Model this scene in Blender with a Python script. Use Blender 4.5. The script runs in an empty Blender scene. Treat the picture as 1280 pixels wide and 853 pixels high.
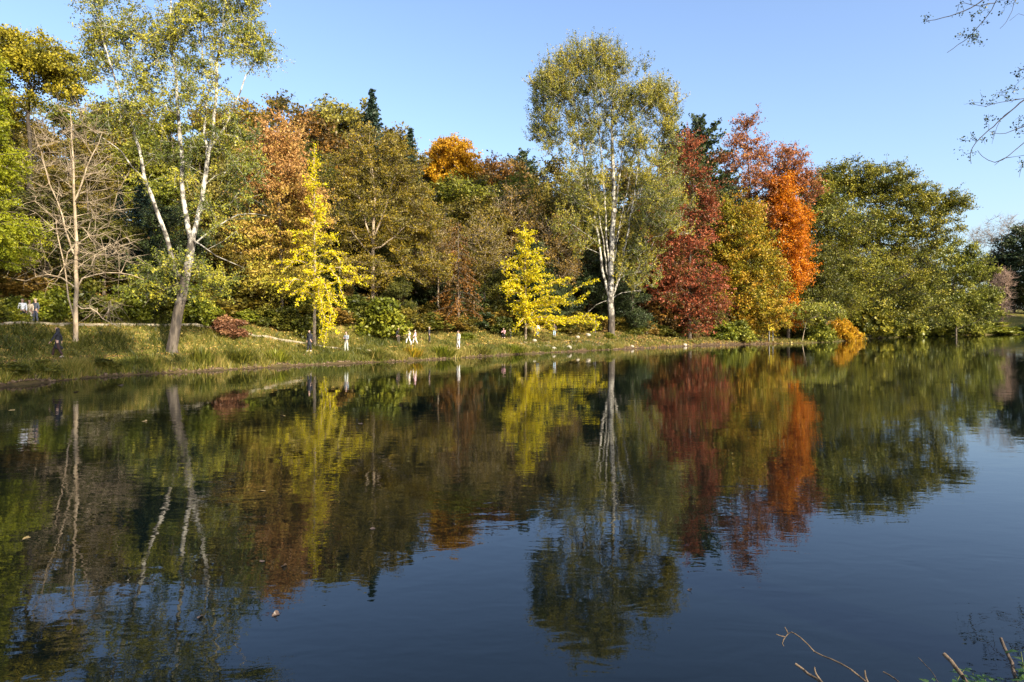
import bpy, math, random
import numpy as np
from mathutils import Vector
R = math.radians
rng = np.random.default_rng(7)
random.seed(7)
scene = bpy.context.scene
col = scene.collection
# ------------------------------------------------------------------ camera
F = 853.0; CH = 3.4; HZ = 405.0
cam_d = bpy.data.cameras.new('camera'); cam = bpy.data.objects.new('camera', cam_d); col.objects.link(cam)
cam.location = (0, 0, CH); cam.rotation_euler = (R(90), 0, 0)
cam_d.sensor_width = 36; cam_d.lens = 36*F/1280; cam_d.shift_y = -(426.5-HZ)/1280
cam_d.clip_start = 0.05; cam_d.clip_end = 5000
scene.camera = cam
def wp(px, py, D):                      # a point seen at px,py at depth D
    return np.array([(px-640)/F*D, D, CH+(HZ-py)/F*D])
# ------------------------------------------------------------------ tagging
def tag(o, label=None, cat=None, group=None, kind=None):
    if label: o['label'] = label
    if cat: o['category'] = cat
    if group: o['group'] = group
    if kind: o['kind'] = kind
    return o
def empty(name, loc, rz=0, sc=1.0):
    o = bpy.data.objects.new(name, None); col.objects.link(o)
    o.location = tuple(float(v) for v in loc); o.rotation_euler = (0, 0, rz)
    o.scale = (sc, sc, sc) if not hasattr(sc, '__len__') else sc
    o.empty_display_size = 0.3
    return o
def mesh_obj(name, me, parent=None, loc=(0, 0, 0)):
    o = bpy.data.objects.new(name, me); col.objects.link(o)
    o.location = tuple(float(v) for v in loc)
    if parent is not None: o.parent = parent
    return o
# ------------------------------------------------------------------ mesh building
def make_mesh(name, V, Fq, mat, tint=None, smooth=False):
    """V (n,3); Fq (m,k) all same size faces"""
    V = np.asarray(V, dtype=np.float32); Fq = np.asarray(Fq, dtype=np.int32)
    me = bpy.data.meshes.new(name)
    n, k = Fq.shape
    me.vertices.add(len(V)); me.vertices.foreach_set('co', V.ravel())
    me.loops.add(n*k); me.loops.foreach_set('vertex_index', Fq.ravel())
    me.polygons.add(n); me.polygons.foreach_set('loop_start', np.arange(0, n*k, k, dtype=np.int32))
    if smooth: me.polygons.foreach_set('use_smooth', np.ones(n, dtype=bool))
    me.update(calc_edges=True)
    if tint is not None:
        a = me.attributes.new('tint', 'FLOAT', 'POINT'); a.data.foreach_set('value', np.asarray(tint, dtype=np.float32))
    if mat is not None: me.materials.append(mat)
    return me
def unit(v):
    return v/np.maximum(np.linalg.norm(v, axis=-1, keepdims=True), 1e-9)
def leaves_arrays(P, axis, L, W):
    """diamond leaves at P along axis"""
    n = len(P)
    axis = unit(axis); r = rng.normal(size=(n, 3)); w = unit(np.cross(axis, r))
    L = np.asarray(L).reshape(-1, 1)*np.ones((n, 1)); W = np.asarray(W).reshape(-1, 1)*np.ones((n, 1))
    V = np.empty((n, 4, 3))
    nrm = np.cross(axis, w)
    V[:, 0] = P-axis*L*.5; V[:, 1] = P+w*W*.5+axis*L*.08+nrm*W*.12; V[:, 2] = P+axis*L*.5; V[:, 3] = P-w*W*.5+axis*L*.08+nrm*W*.12
    Fq = np.arange(n*4).reshape(n, 4)
    return V.reshape(-1, 3), Fq
def tubes(pos, par, rad, sides=5, main=None):
    """frustum per edge"""
    pos = np.asarray(pos, float); par = np.asarray(par); rad = np.asarray(rad, float)
    idx = np.where(par >= 0)[0]
    n = len(pos)
    d = np.zeros((n, 3)); d[idx] = unit(pos[idx]-pos[par[idx]])
    root = np.where(par < 0)[0]
    # heaviest child
    best = -np.ones(n, int); br = np.zeros(n)
    for i in idx:
        if rad[i] > br[par[i]]: br[par[i]] = rad[i]; best[par[i]] = i
    nd = d.copy()
    for i in range(n):
        b = best[i]
        if b >= 0: nd[i] = d[i]+d[b] if par[i] >= 0 else d[b]
    nd = unit(nd)
    def ring(c, dd, r, k):
        ref = np.where(np.abs(dd[:, 2:3]) > 0.9, np.array([[1.0, 0, 0]]), np.array([[0, 0, 1.0]]))
        # keep frames steady: reference from horizontal axis
        a = unit(np.cross(dd, np.array([[0.13, 0.97, 0.21]]))); b = np.cross(dd, a)
        t = np.arange(k)/k*2*math.pi
        return c[:, None]+r[:, None, None]*(a[:, None]*np.cos(t)[None, :, None]+b[:, None]*np.sin(t)[None, :, None])
    p = par[idx]
    ismain = (best[p] == idx)
    d0 = np.where(ismain[:, None], nd[p], d[idx])
    r0 = np.where(ismain, rad[p], np.minimum(rad[p], rad[idx]*1.25))
    A = ring(pos[p], d0, r0, sides); B = ring(pos[idx], nd[idx], rad[idx], sides)
    m = len(idx)
    V = np.concatenate([A, B], axis=1).reshape(-1, 3)
    base = (np.arange(m)*2*sides)[:, None]
    k = np.arange(sides)
    Fq = np.stack([base+k, base+(k+1) % sides, base+sides+(k+1) % sides, base+sides+k], axis=-1).reshape(-1, 4)
    return V, Fq
class Skel:
    def __init__(s): s.pos = []; s.par = []; s.rm = []; s.lock = []
    def add(s, p, par, r=0.0): s.pos.append(np.array(p, float)); s.par.append(par); s.rm.append(r); return len(s.pos)-1
    def arr(s): return np.array(s.pos)
def smooth_poly(pts, seg, wob=0.0):
    pts = np.array(pts, float)
    P = np.vstack([2*pts[0]-pts[1], pts, 2*pts[-1]-pts[-2]])
    out = []
    for i in range(1, len(P)-2):
        p0, p1, p2, p3 = P[i-1:i+3]
        n = max(2, int(np.linalg.norm(p2-p1)/seg))
        for t in np.arange(n)/n:
            out.append(.5*((2*p1)+(-p0+p2)*t+(2*p0-5*p1+4*p2-p3)*t*t+(-p0+3*p1-3*p2+p3)*t**3))
    out.append(pts[-1]); out = np.array(out)
    if wob: out[1:-1] += rng.normal(size=out[1:-1].shape)*wob
    return out
def add_stem(sk, pts, r0, r1, seg=0.8, wob=0.03, attach=True):
    P = smooth_poly(pts, seg, wob)
    start = -1
    if sk.pos and attach:
        A = sk.arr(); start = int(np.argmin(np.linalg.norm(A-P[0], axis=1))); P = P[1:]
    prev = start; n = len(P)
    for i, p in enumerate(P):
        t = i/max(1, n-1)
        prev = sk.add(p, prev, r0*(1-t)+r1*t)
    return prev
def grow(sk, att, seg=0.9, up=0.8, curve=0.35, wob=0.06):
    base = sk.arr()
    dm = np.array([np.min(np.linalg.norm(base-a, axis=1)) for a in att])
    tips = []
    pos = np.zeros((len(base)+len(att)*30, 3)); pos[:len(base)] = base; n = len(base)
    for ai in np.argsort(dm):
        a = att[ai]
        v = a-pos[:n]; dist = np.linalg.norm(v, axis=1)+1e-6
        cost = dist*(1+up*np.maximum(0, 0.35-v[:, 2]/dist))
        j = int(np.argmin(cost)); D = dist[j]
        k = max(1, int(D/seg))
        pj = sk.par[j]; s = pos[j].copy()
        dirp = unit(s-pos[pj]) if pj >= 0 else np.array([0, 0, 1.0])
        ctrl = s+(a-s)*.5+dirp*D*curve*.5
        ctrl[2] -= 0.0
        prev = j
        for q in range(1, k+1):
            t = q/k
            p = (1-t)**2*s+2*t*(1-t)*ctrl+t*t*a
            if q < k: p = p+rng.normal(size=3)*wob
            prev = sk.add(p, prev, 0)
            if n < len(pos): pos[n] = p; n += 1
        tips.append(prev)
    return tips
def pipe_radii(sk, tip=0.012, expo=2.4, maxr=0.35):
    n = len(sk.pos); acc = np.zeros(n); par = sk.par
    child = np.zeros(n, int)
    for i in range(n):
        if par[i] >= 0: child[par[i]] += 1
    for i in range(n-1, -1, -1):
        if child[i] == 0: acc[i] = tip**expo
        if par[i] >= 0: acc[par[i]] += acc[i]
    r = acc**(1/expo)
    r = np.minimum(r, maxr)
    rm = np.array(sk.rm)
    return np.where(rm > 0, rm, r)
# ------------------------------------------------------------------ materials
def nt(name):
    m = bpy.data.materials.new(name); m.use_nodes = True
    n = m.node_tree; n.nodes.clear(); return m, n.nodes, n.links
def ramp(N, stops, interp='LINEAR'):
    r = N.new('ShaderNodeValToRGB'); r.color_ramp.interpolation = interp
    e = r.color_ramp.elements
    while len(e) > 1: e.remove(e[-1])
    e[0].position = stops[0][0]; e[0].color = (*stops[0][1], 1)
    for p, c in stops[1:]:
        x = e.new(p); x.color = (*c, 1)
    return r
def leaf_mat(name, cols, trans=0.35, var=0.25, rough=0.45, spec=0.25):
    m, N, L = nt(name)
    at = N.new('ShaderNodeAttribute'); at.attribute_name = 'tint'
    st = [(i/(len(cols)-1), c) for i, c in enumerate(cols)]
    rp = ramp(N, st); L.new(at.outputs['Fac'], rp.inputs[0])
    oi = N.new('ShaderNodeObjectInfo')
    hsv = N.new('ShaderNodeHueSaturation')
    mr = N.new('ShaderNodeMapRange'); mr.inputs[3].default_value = 0.5-0.004; mr.inputs[4].default_value = 0.5+0.012
    L.new(oi.outputs['Random'], mr.inputs[0]); L.new(mr.outputs[0], hsv.inputs['Hue'])
    mv = N.new('ShaderNodeMapRange'); mv.inputs[3].default_value = 1-var*.5; mv.inputs[4].default_value = 1+var*.5
    mu = N.new('ShaderNodeMath'); mu.operation = 'FRACT'
    mm = N.new('ShaderNodeMath'); mm.operation = 'MULTIPLY'; mm.inputs[1].default_value = 7.31
    L.new(oi.outputs['Random'], mm.inputs[0]); L.new(mm.outputs[0], mu.inputs[0]); L.new(mu.outputs[0], mv.inputs[0])
    L.new(mv.outputs[0], hsv.inputs['Value']); L.new(rp.outputs[0], hsv.inputs['Color'])
    p = N.new('ShaderNodeBsdfPrincipled'); p.inputs['Roughness'].default_value = rough
    p.inputs['Specular IOR Level'].default_value = spec
    t = N.new('ShaderNodeBsdfTranslucent')
    L.new(hsv.outputs[0], p.inputs['Base Color']); L.new(hsv.outputs[0], t.inputs['Color'])
    mx = N.new('ShaderNodeMixShader'); mx.inputs[0].default_value = trans
    L.new(p.outputs[0], mx.inputs[1]); L.new(t.outputs[0], mx.inputs[2])
    o = N.new('ShaderNodeOutputMaterial'); L.new(mx.outputs[0], o.inputs[0])
    return m
def noise_mat(name, stops, scale=3.0, sc=(1, 1, 1), detail=5, rough=0.85, bump=0.0, bscale=None, distort=0.0, contrast=None):
    m, N, L = nt(name)
    tc = N.new('ShaderNodeTexCoord'); mp = N.new('ShaderNodeMapping'); mp.inputs['Scale'].default_value = sc
    L.new(tc.outputs['Object'], mp.inputs[0])
    nz = N.new('ShaderNodeTexNoise'); nz.inputs['Scale'].default_value = scale; nz.inputs['Detail'].default_value = detail
    nz.inputs['Distortion'].default_value = distort
    L.new(mp.outputs[0], nz.inputs[0])
    rp = ramp(N, stops); L.new(nz.outputs['Fac'], rp.inputs[0])
    p = N.new('ShaderNodeBsdfPrincipled'); p.inputs['Roughness'].default_value = rough
    p.inputs['Specular IOR Level'].default_value = 0.2
    L.new(rp.outputs[0], p.inputs['Base Color'])
    if bump:
        b = N.new('ShaderNodeBump'); b.inputs['Strength'].default_value = bump; b.inputs['Distance'].default_value = 0.05
        L.new(nz.outputs['Fac'], b.inputs['Height']); L.new(b.outputs[0], p.inputs['Normal'])
    o = N.new('ShaderNodeOutputMaterial'); L.new(p.outputs[0], o.inputs[0])
    return m
M = {}
# bark
M['bark_pale'] = noise_mat('pale_bark', [(.30, (.05, .045, .04)), (.42, (.28, .26, .22)), (.6, (.52, .49, .42)), (.8, (.62, .58, .5))], 2.2, (1, 1, .8), 6, .8, .5)
def poplar_bark(name, h0, h1):
    m, N, L = nt(name)
    tc = N.new('ShaderNodeTexCoord'); sp = N.new('ShaderNodeSeparateXYZ'); L.new(tc.outputs['Object'], sp.inputs[0])
    mp = N.new('ShaderNodeMapping'); mp.inputs['Scale'].default_value = (1, 1, .8); L.new(tc.outputs['Object'], mp.inputs[0])
    nz = N.new('ShaderNodeTexNoise'); nz.inputs['Scale'].default_value = 1.9; nz.inputs['Detail'].default_value = 6; L.new(mp.outputs[0], nz.inputs[0])
    mp2 = N.new('ShaderNodeMapping'); mp2.inputs['Scale'].default_value = (1, 1, .25); L.new(tc.outputs['Object'], mp2.inputs[0])
    n2 = N.new('ShaderNodeTexNoise'); n2.inputs['Scale'].default_value = 4; n2.inputs['Detail'].default_value = 6; L.new(mp2.outputs[0], n2.inputs[0])
    pale = ramp(N, [(.40, (.04, .036, .03)), (.47, (.20, .18, .15)), (.55, (.46, .43, .36)), (.75, (.56, .52, .44))]); L.new(nz.outputs['Fac'], pale.inputs[0])
    dk = ramp(N, [(.35, (.022, .017, .013)), (.5, (.055, .042, .03)), (.68, (.11, .088, .065))]); L.new(n2.outputs['Fac'], dk.inputs[0])
    mr = N.new('ShaderNodeMapRange'); mr.inputs[1].default_value = h0; mr.inputs[2].default_value = h1
    ad = N.new('ShaderNodeMath'); ad.operation = 'MULTIPLY_ADD'; ad.inputs[1].default_value = 5.0; L.new(nz.outputs['Fac'], ad.inputs[0]); L.new(sp.outputs['Z'], ad.inputs[2])
    L.new(ad.outputs[0], mr.inputs[0])
    mx = N.new('ShaderNodeMixRGB'); L.new(mr.outputs[0], mx.inputs[0]); L.new(dk.outputs[0], mx.inputs[1]); L.new(pale.outputs[0], mx.inputs[2])
    p = N.new('ShaderNodeBsdfPrincipled'); p.inputs['Roughness'].default_value = .85; L.new(mx.outputs[0], p.inputs['Base Color'])
    b = N.new('ShaderNodeBump'); b.inputs['Strength'].default_value = .8; b.inputs['Distance'].default_value = .06; L.new(n2.outputs['Fac'], b.inputs['Height']); L.new(b.outputs[0], p.inputs['Normal'])
    o = N.new('ShaderNodeOutputMaterial'); L.new(p.outputs[0], o.inputs[0]); return m
M['bark_poplar'] = poplar_bark('poplar_bark', 6.5, 12.0)
M['bark_poplar2'] = poplar_bark('tall_poplar_bark', 5.0, 9.0)
M['bark_grey'] = noise_mat('grey_bark', [(.3, (.05, .042, .035)), (.5, (.13, .11, .09)), (.7, (.24, .21, .17))], 3.5, (1, 1, .35), 6, .9, .8)
M['bark_tan'] = noise_mat('tan_bark', [(.3, (.14, .1, .065)), (.5, (.30, .235, .16)), (.7, (.42, .34, .24))], 3, (1, 1, .4), 5, .85, .4)
M['bark_brown'] = noise_mat('brown_bark', [(.3, (.035, .026, .02)), (.5, (.10, .08, .06)), (.7, (.19, .15, .11))], 3.5, (1, 1, .4), 5, .9, .6)
M['bark_dark'] = noise_mat('dark_bark', [(.3, (.015, .012, .01)), (.6, (.05, .04, .03)), (.8, (.09, .075, .06))], 3.5, (1, 1, .4), 5, .9, .5)
# foliage, albedo values
g1 = (.035, .055, .012); g2 = (.07, .095, .018); g3 = (.12, .145, .03); g4 = (.19, .19, .04)
M['poplar'] = leaf_mat('poplar_leaf', [(.08,.10,.020),(.165,.18,.026),(.29,.27,.03),(.42,.36,.035)], .28)
M['poplar_low'] = leaf_mat('poplar_low_leaf', [(.07,.072,.020),(.14,.125,.026),(.23,.19,.03),(.30,.24,.04)], .2)
M['oak'] = leaf_mat('oak_leaf', [(.08,.085,.012),(.19,.17,.015),(.34,.29,.02),(.42,.32,.025)], .35)
M['lime'] = leaf_mat('lime_leaf', [(.12,.15,.010),(.22,.25,.014),(.33,.35,.018),(.42,.40,.03)], .4)
M['olive'] = leaf_mat('olive_leaf', [(0.041, 0.039, 0.007), (0.092, 0.075, 0.010), (0.150, 0.112, 0.014), (0.218, 0.143, 0.015)], .22)
M['hornbeam'] = leaf_mat('hornbeam_leaf', [(0.060, 0.048, 0.008), (0.124, 0.096, 0.010), (0.200, 0.140, 0.012), (0.272, 0.168, 0.014)], .22)
M['green'] = leaf_mat('green_leaf', [(0.026, 0.033, 0.005), (0.059, 0.066, 0.008), (0.099, 0.099, 0.012), (0.165, 0.142, 0.018)], .22)
M['bright'] = leaf_mat('bright_green_leaf', [(0.065, 0.079, 0.009), (0.122, 0.137, 0.012), (0.180, 0.187, 0.014), (0.252, 0.230, 0.018)], .22)
M['dark'] = leaf_mat('dark_green_leaf', [(.015, .025, .01), (.03, .045, .015), (.05, .07, .02), (.07, .09, .025)], .15)
M['spruce'] = leaf_mat('spruce_needle', [(.012, .026, .018), (.025, .045, .03), (.04, .065, .038), (.06, .085, .045)], .1)
M['ginkgo'] = leaf_mat('ginkgo_leaf', [(.36,.31,.008),(.60,.50,.008),(.74,.60,.010),(.84,.67,.012)], .42, var=.02)
M['ginkgo_lime'] = leaf_mat('ginkgo_lime_leaf', [(.32,.32,.010),(.55,.48,.010),(.70,.57,.012),(.82,.64,.014)], .42, var=.02)
M['salmon'] = leaf_mat('salmon_leaf', [(.36,.17,.06),(.46,.27,.08),(.44,.33,.05),(.32,.30,.035)], .35)
M['goldmix'] = leaf_mat('gold_mix_leaf', [(.12, .13, .015), (.26, .21, .015), (.42, .28, .02), (.42, .18, .03)], .35)
M['red'] = leaf_mat('red_leaf', [(.11,.10,.015),(.17,.04,.015),(.34,.085,.032),(.44,.15,.06)], .35)
M['scarlet'] = leaf_mat('scarlet_leaf', [(.16,.03,.01),(.32,.06,.018),(.42,.09,.02),(.38,.14,.03)], .35)
M['russet'] = leaf_mat('russet_leaf', [(.10,.06,.018),(.25,.075,.03),(.36,.125,.05),(.40,.18,.06)], .3)
M['orange'] = leaf_mat('orange_leaf', [(.34,.075,.006),(.56,.135,.008),(.68,.19,.010),(.70,.26,.015)], .38)
M['amber'] = leaf_mat('amber_leaf', [(.32,.15,.01),(.52,.25,.012),(.62,.32,.015),(.65,.38,.02)], .38)
M['ochre'] = leaf_mat('ochre_leaf', [(0.120, 0.120, 0.011), (0.258, 0.202, 0.013), (0.386, 0.230, 0.017), (0.423, 0.184, 0.018)], .22)
M['rust'] = leaf_mat('rust_leaf', [(0.056, 0.036, 0.010), (0.104, 0.056, 0.012), (0.192, 0.080, 0.016), (0.240, 0.104, 0.016)], .22)
M['brown'] = leaf_mat('brown_leaf', [(.07,.055,.013),(.14,.09,.018),(.22,.13,.022),(.27,.17,.03)], .22)
M['wine'] = leaf_mat('wine_brown_leaf', [(.10,.05,.025),(.18,.08,.04),(.28,.13,.06),(.36,.2,.09)], .25)
M['locust'] = leaf_mat('locust_leaf', [(0.043, 0.055, 0.009), (0.102, 0.111, 0.014), (0.196, 0.183, 0.017), (0.306, 0.255, 0.024)], .22)
M['thicket'] = leaf_mat('thicket_leaf', [(0.060, 0.072, 0.010), (0.128, 0.136, 0.015), (0.212, 0.204, 0.022), (0.323, 0.281, 0.034)], .22)
M['pinktwig'] = noise_mat('pink_twig', [(.3, (.22, .14, .1)), (.7, (.42, .3, .22))], 3)
M['greytwig'] = noise_mat('grey_twig', [(.3, (.16, .13, .11)), (.7, (.32, .27, .22))], 3)
M['straw'] = leaf_mat('straw_blade', [(.055,.07,.010),(.11,.12,.018),(.20,.175,.032),(.36,.27,.08)], .3)
M['litter'] = leaf_mat('litter_leaf', [(.10, .055, .02), (.24, .12, .035), (.42, .25, .05), (.6, .45, .12)], .1)
# ------------------------------------------------------------------ shoreline and terrain
sh = [(-60, 493), (0, 484), (60, 478), (100, 474), (160, 469), (200, 467), (260, 464), (330, 460), (400, 456), (460, 453.5), (500, 452), (573, 448), (640, 443.5), (700, 440.5),
      (760, 437.5), (820, 435), (880, 432), (960, 430), (1010, 429), (1045, 427.5), (1085, 423.5), (1150, 420.5), (1215, 419), (1280, 418)]
far_shore = [((px-640)/F*(F*CH/(y-HZ)), F*CH/(y-HZ)) for px, y in sh]
poly = [(-46, 26), (-34, 30)]+far_shore+[(200, 226), (232, 214), (205, 176), (150, 131), (90, 86), (55, 56), (42, 45), (35, 37), (30, 29), (20, 18), (12, 9.5), (6.5, 4.6), (3.6, 3.7), (0, 3.4), (-8, 3.3), (-20, 5), (-34, 10), (-50, 18)]
poly = np.array(poly)
def vnoise(x, y):
    return (np.sin(x*.9+1.3*np.sin(y*.53))*np.cos(y*.77+.9*np.sin(x*.41))+.5*np.sin(x*2.1+y*1.3+2*np.sin(y*.9)))/1.5
def sdist(X, Y):
    X = np.asarray(X, float); Y = np.asarray(Y, float)
    d2 = np.full(X.shape, 1e18); inside = np.zeros(X.shape, bool)
    n = len(poly)
    for i in range(n):
        ax, ay = poly[i]; bx, by = poly[(i+1) % n]
        vx, vy = bx-ax, by-ay
        t = np.clip(((X-ax)*vx+(Y-ay)*vy)/(vx*vx+vy*vy), 0, 1)
        d2 = np.minimum(d2, (X-ax-t*vx)**2+(Y-ay-t*vy)**2)
        c = ((ay > Y) != (by > Y))
        with np.errstate(divide='ignore', invalid='ignore'):
            xi = (bx-ax)*(Y-ay)/(by-ay)+ax
        inside ^= c & (X < xi)
    d = np.sqrt(d2)
    d = np.where(inside, -d, d)
    return d+(.26*vnoise(X*.8, Y*.8)+.16*vnoise(X*2.3+9, Y*2.3))*np.clip((Y-15)/20, 0, 1)
def ss(a, b, x):
    t = np.clip((x-a)/(b-a), 0, 1); return t*t*(3-2*t)
def height(X, Y):
    X = np.asarray(X, float); Y = np.asarray(Y, float)
    d = sdist(X, Y)
    px = 640+F*X/np.maximum(Y, 5)
    zl = np.interp(d, [-6, -1, 0, .6, 1.2, 2.4, 3.8, 5.2, 8.3, 9.8, 11], [-2, -.6, 0, .42, .62, 1.1, 1.22, 1.9, 3.38, 3.5, 3.6])
    zm = np.interp(d, [-6, -1, 0, .6, 2, 3.8, 5.4, 9, 11], [-2, -.6, 0, .32, .6, 1.0, 1.1, 2.2, 2.7])
    zc = np.interp(d, [-6, -1, 0, .6, 6, 12, 22, 40, 80], [-2, -.5, 0, .25, .5, 1.6, 4.4, 5.8, 6.8])
    zn = np.interp(d, [-6, -1, 0, .4, 1.5, 6, 50], [-2, -.6, 0, .3, .75, 1.75, 2.2])
    wl = 1-ss(260, 430, px); wc = ss(900, 1010, px)
    z = zl*wl+zm*(1-wl)*(1-wc)+zc*wc
    k = np.interp(px, [-200, 300, 650, 880, 980, 1100], [.33, .31, .22, .17, .10, .05])
    dd = np.clip(d-10, 0, None)
    hill = k*75*(1-np.exp(-dd/75.0))*1.25
    z = z+np.where(d > 0, hill, 0)
    wn = 1-ss(24, 36, Y)
    z = z*(1-wn)+zn*wn
    z = z+np.where(d > .4, .07*vnoise(X*1.4, Y*1.4)*np.clip(d-.4, 0, 1)*(Y > 20), 0)+np.where(d > 14, .5*vnoise(X*.13, Y*.13), 0)
    return z
def gz(x, y): return float(height(np.array([x]), np.array([y]))[0])
def ray_ground(px, py):
    Ds = np.concatenate([np.arange(30, 120, .1), np.arange(120, 400, .5)])
    X = (px-640)/F*Ds; Z = CH+(HZ-py)/F*Ds
    H = height(X, Ds)
    ok = np.where((Z <= H) & (H > -.3))[0]
    i = ok[0] if len(ok) else len(Ds)-1
    return np.array([X[i], Ds[i], H[i]])
def shoreD(px):
    return float(np.interp(px, [p for p, _ in sh], [q[1] for q in far_shore]))
xs = np.concatenate([[-2500, -1200, -600, -350, -220, -150, -110, -85], np.arange(-70, -45, 1.5), np.arange(-45, 45, .45), np.arange(45, 235, 1.1), [245, 260, 290, 340, 420, 600, 1000, 1600, 2600]])
ys = np.concatenate([[-600, -200, -60, -20, -8], np.arange(-4, 12, .5), np.arange(12, 33, 1.2), np.arange(33, 110, .45), np.arange(110, 270, 1.1), [280, 300, 340, 400, 500, 700, 1100, 1800, 3000]])
GX, GY = np.meshgrid(xs, ys)
GZ = height(GX, GY)
# far hills flatten out
nx, ny = len(xs), len(ys)
V = np.stack([GX.ravel(), GY.ravel(), GZ.ravel()], 1)
ii = (np.arange(ny-1)[:, None]*nx+np.arange(nx-1)[None, :]).ravel()
Fq = np.stack([ii, ii+1, ii+nx+1, ii+nx], 1)
# masks
dS = sdist(GX, GY).ravel(); pxg = (640+F*GX/np.maximum(GY, 5)).ravel()
lower_path = np.exp(-((dS-3.1)/.55)**2)*(1-ss(230, 330, pxg))
mid_path = np.exp(-((dS-4.7)/.9)**2)*ss(470, 520, pxg)*(1-ss(950, 1000, pxg))*.9
upper_path = np.exp(-((dS-9.3)/.8)**2)*(1-ss(300, 420, pxg))*.8
dirt = np.clip(lower_path+mid_path+upper_path+np.where((dS < .15), .5, 0)+ss(660, 760, pxg)*(1-ss(930, 1000, pxg))*.75*(dS < 30), 0, 1)
wood = ss(11, 16, dS)*(1-ss(1120, 1180, pxg))
def ground_mat():
    m, N, L = nt('ground_cover')
    tc = N.new('ShaderNodeTexCoord')
    def nz(s, d=6, di=0):
        n = N.new('ShaderNodeTexNoise'); n.inputs['Scale'].default_value = s; n.inputs['Detail'].default_value = d; n.inputs['Distortion'].default_value = di
        L.new(tc.outputs['Object'], n.inputs[0]); return n
    n1, n2, n3 = nz(.35), nz(3.0, 8), nz(14, 6)
    gr = ramp(N, [(.3, (.045, .05, .012)), (.46, (.10, .10, .02)), (.56, (.19, .15, .04)), (.7, (.28, .2, .07))])
    mixn = N.new('ShaderNodeMix'); mixn.data_type = 'FLOAT'; mixn.inputs[0].default_value = .6
    L.new(n1.outputs['Fac'], mixn.inputs[2]); L.new(n2.outputs['Fac'], mixn.inputs[3]); L.new(mixn.outputs[0], gr.inputs[0])
    di = ramp(N, [(.32, (.04, .025, .014)), (.5, (.13, .08, .04)), (.62, (.24, .16, .085)), (.78, (.36, .27, .16))])
    L.new(n2.outputs['Fac'], di.inputs[0])
    wo = ramp(N, [(.3, (.045, .03, .015)), (.5, (.11, .065, .028)), (.65, (.17, .13, .04)), (.8, (.1, .12, .03))])
    L.new(n2.outputs['Fac'], wo.inputs[0])
    a1 = N.new('ShaderNodeAttribute'); a1.attribute_name = 'dirt'
    a2 = N.new('ShaderNodeAttribute'); a2.attribute_name = 'wood'
    ad = N.new('ShaderNodeMath'); ad.operation = 'ADD'; sb = N.new('ShaderNodeMath'); sb.operation = 'MULTIPLY_ADD'
    sb.inputs[1].default_value = 1.4; sb.inputs[2].default_value = -.7; L.new(n3.outputs['Fac'], sb.inputs[0])
    L.new(a1.outputs['Fac'], ad.inputs[0]); L.new(sb.outputs[0], ad.inputs[1])
    rr = ramp(N, [(.35, (0, 0, 0)), (.65, (1, 1, 1))]); L.new(ad.outputs[0], rr.inputs[0])
    m1 = N.new('ShaderNodeMixRGB'); m2 = N.new('ShaderNodeMixRGB')
    L.new(a2.outputs['Fac'], m1.inputs[0]); L.new(gr.outputs[0], m1.inputs[1]); L.new(wo.outputs[0], m1.inputs[2])
    L.new(rr.outputs[0], m2.inputs[0]); L.new(m1.outputs[0], m2.inputs[1]); L.new(di.outputs[0], m2.inputs[2])
    p = N.new('ShaderNodeBsdfPrincipled'); p.inputs['Roughness'].default_value = .95; p.inputs['Specular IOR Level'].default_value = .1
    b = N.new('ShaderNodeBump'); b.inputs['Strength'].default_value = .8; b.inputs['Distance'].default_value = .12
    L.new(n2.outputs['Fac'], b.inputs['Height']); L.new(b.outputs[0], p.inputs['Normal'])
    L.new(m2.outputs[0], p.inputs['Base Color'])
    a3 = N.new('ShaderNodeAttribute'); a3.attribute_name = 'mud'
    m3 = N.new('ShaderNodeMixRGB'); L.new(a3.outputs['Fac'], m3.inputs[0]); L.new(m2.outputs[0], m3.inputs[1]); m3.inputs[2].default_value = (.045, .03, .017, 1)
    L.new(m3.outputs[0], p.inputs['Base Color'])
    o = N.new('ShaderNodeOutputMaterial'); L.new(p.outputs[0], o.inputs[0]); return m
me = make_mesh('ground', V, Fq, ground_mat(), smooth=True)
for nm, a in (('dirt', dirt), ('wood', wood), ('mud', np.clip(1-(dS-.15)/.8, 0, 1)*.85)):
    at = me.attributes.new(nm, 'FLOAT', 'POINT'); at.data.foreach_set('value', a.astype(np.float32))
tag(mesh_obj('ground', me), kind='structure')
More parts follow.
